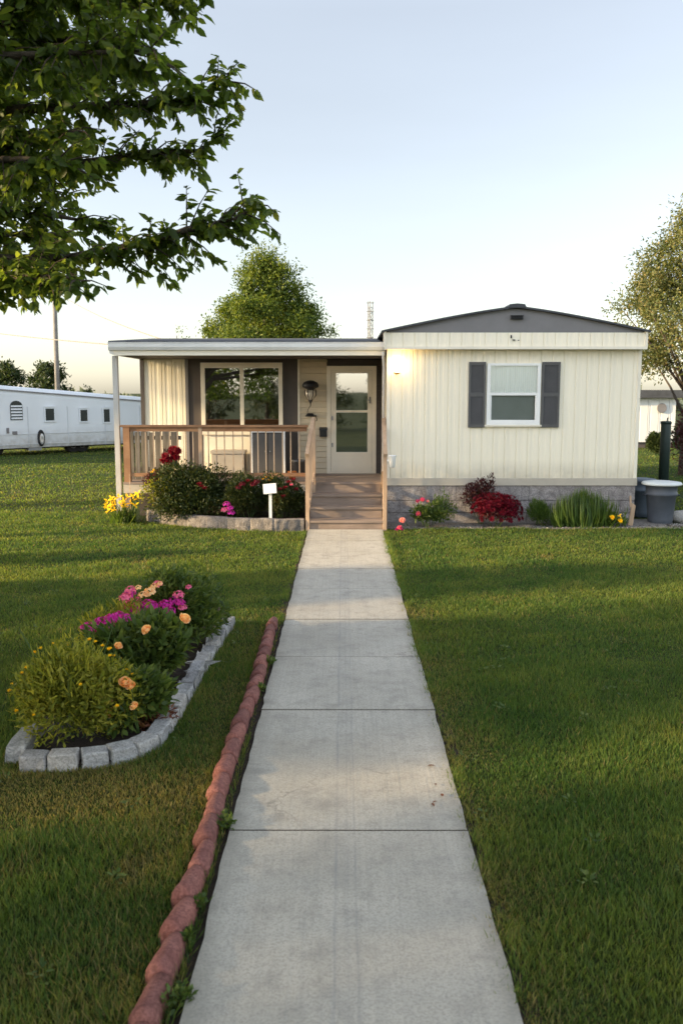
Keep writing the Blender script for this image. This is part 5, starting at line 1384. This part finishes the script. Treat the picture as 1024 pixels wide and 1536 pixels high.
tree('small_tree', 'lower green tree right of the pointed tree behind the roof', (p.x + .3, 37.5, 0), 4.9, [(0, .2), (.2, .9), (.55, 1.15), (.8, .8), (1, .25)], 8000, .14, .07, 'L_poplar', .10, 9, 72, None, 50, .2)
p = A(265, 505, 30)
tree('sapling', 'thin sapling whose sparse top shows over the porch roof', (p.x, 30, 0), A(265, 489, 30).z, [(0, .1), (.5, .45), (.85, .5), (1, .2)], 700, .085, .035, 'L_poplar', .035, 14, 73, None, 26, .2)
p = A(1016, 500, 24)
tree('birch_tree', 'tall sparse tree with yellowing leaves at the right edge', (p.x + .35, 24, 0), 7.2, [(0, .3), (.36, .9), (.44, 1.8), (.54, 2.2), (.66, 1.75), (.80, 1.2), (.90, .7), (1, .2)], 44000, .095, .042, 'L_birch', .13, 36, 74, None, 190, .13, LEAF4, .25, zmin=.40)
for px, pyt, Y, r_, lab, sd_ in ((8, 545, 62, 1.7, 'round dark tree at the far left beyond the trailer', 75), (78, 549, 60, 1.55, 'round dark tree directly behind the utility pole', 76)):
    p = A(px, 600, Y); tree('far_tree', lab, (p.x, Y, 0), A(px, pyt, Y).z, [(0, .2), (.25, r_*.8), (.6, r_), (.85, r_*.75), (1, .3)], 5500, .22, .12, 'L_dark', .16, 9, sd_, 'trees beyond the trailer', 60, .2)
p = A(133.5, 600, 60); tree('cypress_tree', 'tiny pointed cypress over the trailer roof', (p.x, 60, 0), A(133.5, 580, 60).z, [(0, .15), (.2, .4), (.6, .32), (1, .04)], 1300, .16, .07, 'L_dark', .06, 5, 77, None, 34, .3)
# dark shrubs at the right edge under the tree
for px, Y, r_, h_, lab, sd_ in ((1030, 25.5, .7, 1.3, 'dark shrub under the tall sparse tree at the right edge', 78), (984, 30, .32, .80, 'small dark bush before the white neighbouring home', 79)):
    p = A(px, 650, Y); bushthing('dark_shrub', lab, 'shrub', (p.x + (.25 if sd_ == 78 else 0), Y, h_*.55), (r_, r_*.8, h_*.62), 3500, .10, .05, 'L_dark', LEAF4, sd_, .3, .8, None, 12, 6)
p = A(1021, 660, 21); bushthing('dark_shrub', 'reddish dark shrub at the right edge behind the green pipe', 'shrub', (p.x + .25, 21, .8), (.55, .5, 1.0), 2600, .09, .04, 'L_wine', LEAF4, 80, .4, .8, None, 10, 6)
# far treeline seen beside the porch wall
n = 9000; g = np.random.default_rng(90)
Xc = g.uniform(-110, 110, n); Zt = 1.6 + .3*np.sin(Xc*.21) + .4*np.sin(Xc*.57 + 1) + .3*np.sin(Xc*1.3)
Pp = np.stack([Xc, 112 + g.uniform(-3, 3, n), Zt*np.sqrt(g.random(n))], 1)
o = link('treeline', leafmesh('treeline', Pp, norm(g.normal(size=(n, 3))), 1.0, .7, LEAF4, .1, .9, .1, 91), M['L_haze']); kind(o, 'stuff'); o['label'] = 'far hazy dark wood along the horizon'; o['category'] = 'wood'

# ------------------------------------------------------------------ near tree, its leafy boughs reaching in from the left
nt_ = empty('shade_tree', (-4.6, 5.9, 0), 'near shade tree whose leafy boughs hang in from the upper left', 'tree')
MB().tube([(-4.6, 5.9, -.15), (-4.55, 5.9, .4), (-4.5, 5.9, 1.8), (-4.35, 5.85, 3.4), (-4.2, 5.8, 5.2), (-4.1, 5.8, 7.0)], [.26, .2, .17, .14, .1, .03], 14).build('trunk', M['bark'], nt_, smooth=True)
def boughs():
    g = np.random.default_rng(101)
    TW = MB(); leafP, leafD, leafN, leafL = [], [], [], []
    spec = [  # photo path of each bough, depth at start and end, twig spread, twig density
        ([(-420, 470), (-120, 410), (0, 390), (100, 388), (180, 372), (300, 340), (352, 328), (392, 305)], 5.9, 5.2, .30, 1.0),
        ([(-420, 380), (-100, 300), (0, 262), (130, 244), (230, 228), (300, 226), (322, 208)], 5.9, 5.6, .26, 1.0),
        ([(-420, 300), (-100, 190), (0, 165), (140, 158), (290, 150), (345, 118)], 5.9, 5.3, .28, 1.0),
        ([(-420, 200), (-100, 90), (0, 65), (150, 55), (240, 45)], 5.9, 5.8, .30, 1.15),
        ([(-420, 100), (-100, -30), (0, -30), (150, -20), (260, -15), (335, -40)], 5.6, 5.0, .32, 1.0),
        ([(-420, 490), (-100, 440), (0, 420), (70, 415), (112, 422)], 5.9, 4.9, .24, .9),
        ([(-420, 420), (-150, 350), (0, 318), (90, 325), (150, 335)], 5.9, 6.3, .26, 1.0),
        ([(-420, 250), (-150, 120), (0, 108), (120, 100), (215, 112)], 5.9, 6.5, .32, 1.1),
        ([(-420, 30), (-100, -110), (50, -110), (220, -95)], 5.6, 5.4, .34, .9),
        ([(-420, 330), (-150, 220), (-20, 205), (60, 200), (120, 196)], 5.9, 5.0, .30, 1.0),
        ([(-420, 380), (-150, 330), (-20, 352), (60, 350), (120, 352)], 6.2, 7.2, .34, .9),
        ([(-420, 330), (-150, 270), (-20, 285), (50, 280), (100, 290)], 6.2, 7.0, .36, .9),
        ([(-420, 260), (-150, 150), (-20, 135), (80, 130), (170, 125)], 6.2, 7.4, .38, .95),
        ([(-420, 200), (-150, 60), (-20, 20), (80, 10), (200, 0)], 6.2, 7.2, .40, 1.0),
        ([(-420, 230), (-150, 100), (-20, 85), (100, 80), (235, 75)], 5.9, 4.6, .34, .9),
        ([(-420, 300), (-150, 240), (-20, 240), (40, 238), (90, 245)], 5.9, 4.8, .34, .8),
        ([(-300, 300), (-100, 200), (-20, 60), (60, -20), (180, -60)], 5.9, 5.2, .36, 1.3)]
    for pts, Ya_, Yb_, sp, dn in spec:
        m_ = len(pts); Q = []
        for k, (px, py) in enumerate(pts):
            f = k/(m_ - 1); Q.append(A(px, py, Ya_ + (Yb_ - Ya_)*f))
        rad = [.045*(1 - k/(m_ - 1))**1.2 + .006 for k in range(m_)]
        TW.tube([Vector((-4.45, 5.88, max(1.9, Q[0].z - .5)))] + Q, [.06] + rad, 7)
        T_ = [0]
        for a, b in zip(Q, Q[1:]): T_.append(T_[-1] + (b - a).length)
        Lg = T_[-1]; nt2 = int(Lg*31*dn)
        for _ in range(nt2):
            f = g.uniform(.28, 1.0)**.85; s = Lg*f; q = along(Q, T_, s); d = (along(Q, T_, min(Lg, s + .08)) - along(Q, T_, max(0, s - .08))).normalized()
            side = Vector(g.normal(size=3)); side.z *= .62; side.z -= .06
            side = (side - d*side.dot(d)); side.normalize()
            td = (d*g.uniform(.2, 1.0) + side*g.uniform(.3, 1.0)).normalized(); ln = sp*g.uniform(.45, 1.15)*(1.15 - .55*f)
            e = q + td*ln*1.3 + Vector((0, 0, -.12*ln))
            TW.tube([q, q.lerp(e, .55) + Vector((0, 0, .02)), e], [.006, .004, .002], 4, False)
            nl = int(6 + ln*62)
            for j in range(nl):
                t2 = (j + g.uniform(0, 1))/nl; p = q.lerp(e, t2)
                sd2 = Vector(g.normal(size=3)); sd2.z = sd2.z*.35 - .62
                ld_ = (td*.55 + sd2*.75); ld_.normalize()
                leafP.append(p); leafD.append(ld_); nn = Vector(g.normal(size=3))*.8 + Vector((0, 0, .8)); leafN.append(nn); leafL.append(g.uniform(.050, .092)*(1 if g.random() > .25 else .6))
    # crown extended out of the frame, above and left, to shade the foreground
    for _ in range(11000):
        a = g.uniform(0, 6.28); rr = 3.3*math.sqrt(g.random()); z = g.uniform(5.2, 7.8) - .12*rr
        x, y = -3.4 + rr*math.cos(a), 2.6 + rr*math.sin(a)*1.1
        if z < 2.2 + .45*y + .5: z = 2.7 + .45*y + g.uniform(.1, 1.5)
        leafP.append(Vector((x, y, z))); leafD.append(Vector((*g.normal(size=2), -.4))); leafN.append(Vector((*g.normal(size=2)*.7, 1))); leafL.append(g.uniform(.11, .17))
    for _ in range(9000):  # unseen curtain of leaves added to darken the left foreground
        x, y = g.uniform(-6.4, -2.7), g.uniform(-.5, 4.3); z = g.uniform(2.0, 5.4)
        if x > -.45*y - 1.2: x -= 1.2
        leafP.append(Vector((x, y, z))); leafD.append(Vector((*g.normal(size=2), -.4))); leafN.append(Vector((*g.normal(size=2)*.7, 1))); leafL.append(g.uniform(.10, .16))
    for _ in range(4200):
        a = g.uniform(0, 6.28); rr = 2.1*math.sqrt(g.random()); z = g.uniform(3.3, 7.6); rr *= min(1, (8.2 - z)/2.6)
        leafP.append(Vector((-4.6 + rr*math.cos(a), 6.0 + rr*math.sin(a), z))); leafD.append(Vector((*g.normal(size=2), -.4))); leafN.append(Vector((*g.normal(size=2)*.7, 1))); leafL.append(g.uniform(.09, .15))
    for k in range(14):  # limbs added to carry the unseen leaves
        e = Vector((g.uniform(-6.2, -2.9), g.uniform(-.3, 4.0), g.uniform(3.2, 5.6))) if k < 8 else Vector((g.uniform(-5.5, -1.6), g.uniform(.2, 3.6), g.uniform(5.8, 7.0)))
        q = Vector((-4.4, 5.85, g.uniform(3.0, 5.5))); TW.tube([q, q.lerp(e, .5) + Vector((0, 0, .35)), e], [.07, .045, .012], 7)
    TW.build('limbs', M['bark'], nt_, smooth=True)
    L_ = np.array(leafL)
    V, T, Q = leaves(np.array([tuple(v) for v in leafP]), np.array([tuple(v) for v in leafD]), np.array([tuple(v) for v in leafN]), L_, L_*.56, LEAF8, .2)
    link('crown', np_mesh('crown', V, T, Q), M['L_near'], nt_)
    print('near leaves', len(L_))
boughs()

# ------------------------------------------------------------------ trees outside the picture: they throw the evening shade and stand in the window reflections
for x, y, H, r_, sd_, zl in ((-15.5, -4.5, 6.4, 2.6, 201, .03), (-14.5, -.6, 7.2, 2.1, 205, .03), (-16.0, 3.2, 6.6, 1.9, 202, .03), (-15.5, 6.6, 4.4, 1.0, 203, .05), (-17.5, 8.7, 3.3, .3, 206, .03), (-15.0, 11.5, 9.4, 2.9, 204, .50), (-24, 13.6, 4.6, .35, 207, .03)):
    tree('garden_tree', 'leafy tree left of the lawn throwing evening shade across it', (x, y, 0), H, [(0, r_*.75), (.2, r_*.95), (.55, r_), (.8, r_*.8), (1, .3)], {202: 12000, 204: 26000, 205: 17000}.get(sd_, 9000), .20, .11, 'L_dark', .12, 10, sd_, 'trees left of the lawn', 100, .22, LEAF4, 0, (0, 0), 0, zl)
for x, y, H, r_, sd_ in ((-7.6, -17, 4.9, 1.5, 211), (-4.6, -20, 4.3, 1.7, 212), (-1.2, -22, 3.6, 1.7, 213), (2.5, -19, 4.2, 1.6, 214)):
    tree('street_tree', 'small leafy tree across the street, mirrored in the porch window', (x, y, 0), H, [(0, r_*.5), (.2, r_*.9), (.5, r_), (.8, r_*.6), (1, .25)], 4500, .16, .08, 'L_dark', .12, 10, sd_, 'trees mirrored in the windows', 60, .2, LEAF4, 0, (0, 0), 0, .08)

# ------------------------------------------------------------------ weeds and fallen leaves
for px, py, s, lab in ((338, 1246, .085, 'small green weed growing at the walk edge by the second joint'), (300, 1366, .06, 'tiny green weed between red edging and walk below the second joint'), (268, 1512, .10, 'leafy green weed between red edging and walk at the bottom of the picture'), (408, 1000, .07, 'small weed at the walk edge near the far end of red edging'), (392, 1040, .06, 'tiny weed halfway along the far stretch of red edging'), (286, 1420, .06, 'tiny weed just above the leafy weed at the bottom edge')):
    c = G(px, py); bushthing('weed', lab, 'weed', (c.x - .01, c.y, .03), (s*.6, s*.8, s*.6), int(1300*s), .030, .015, 'L_bed', LEAF4, int(px), .5, .8, 'weeds along the walk', 5, 0)
g = np.random.default_rng(140); Pw, Dw, Nw, Lw = [], [], [], []
while len(Pw) < 1500:
    y = g.uniform(2.2, 10); x = g.uniform(-1, 1)*(2.4 + .45*y)
    if blocked(np.array([x]), np.array([y]), .04)[0]: continue
    for k in range(g.integers(6, 13)):
        a = g.uniform(0, 6.28); rr = g.uniform(0, .05); Pw.append((x + rr*math.cos(a), y + rr*math.sin(a), g.uniform(.02, .05))); Dw.append((math.cos(a), math.sin(a), g.uniform(.1, .7))); Nw.append((0, 0, 1)); Lw.append(g.uniform(.018, .04))
V, T, Q = leaves(Pw, Dw, Nw, Lw, np.array(Lw)*.6, LEAF8, .1)
o = link('clover_weeds', np_mesh('clover_weeds', V, T, Q), M['L_bed']); kind(o, 'stuff'); o['label'] = 'small broad-leaved weeds scattered through the lawn'; o['category'] = 'weeds'
def fallen(px, py, z, L_, mat, label):
    c = G(px, py, z); g = np.random.default_rng(px)
    V, T, Q = leaves([(c.x, c.y, z + .006)], [(*g.normal(size=2), .05)], [(.15*g.normal(), .15*g.normal(), 1)], L_, L_*.5, LEAF8, .15)
    o = link('fallen_leaf', np_mesh('fallen_leaf', V, T, Q), M[mat], None, (c.x, c.y, z)); tag(o, label, 'leaf', 'fallen leaves')
for px, py, z, L_, m_, lab in ((641, 1150, .03, .05, 'dryleaf', 'dark fallen leaf nearest the lawn on the walk, above the others'), (653, 1179, .03, .03, 'dryleaf', 'tiny brown leaf on the walk between the dark leaf and the small pair'), (647, 1206, .03, .035, 'dryleaf', 'left fallen leaf of the small pair on the walk'), (655, 1203, .03, .03, 'dryleaf', 'right fallen leaf of the small pair on the walk'), (664, 1196, .03, .04, 'dryleaf', 'thin reddish leaf on the walk right of the small pair'),
                               (33, 1008, .06, .09, 'P_yellow', 'yellow fallen leaf on the grass left of the lawn bed'), (1020, 1085, .06, .05, 'dryleaf', 'russet fallen leaf on the right lawn at the picture edge')):
    fallen(px, py, z, L_, m_, lab)
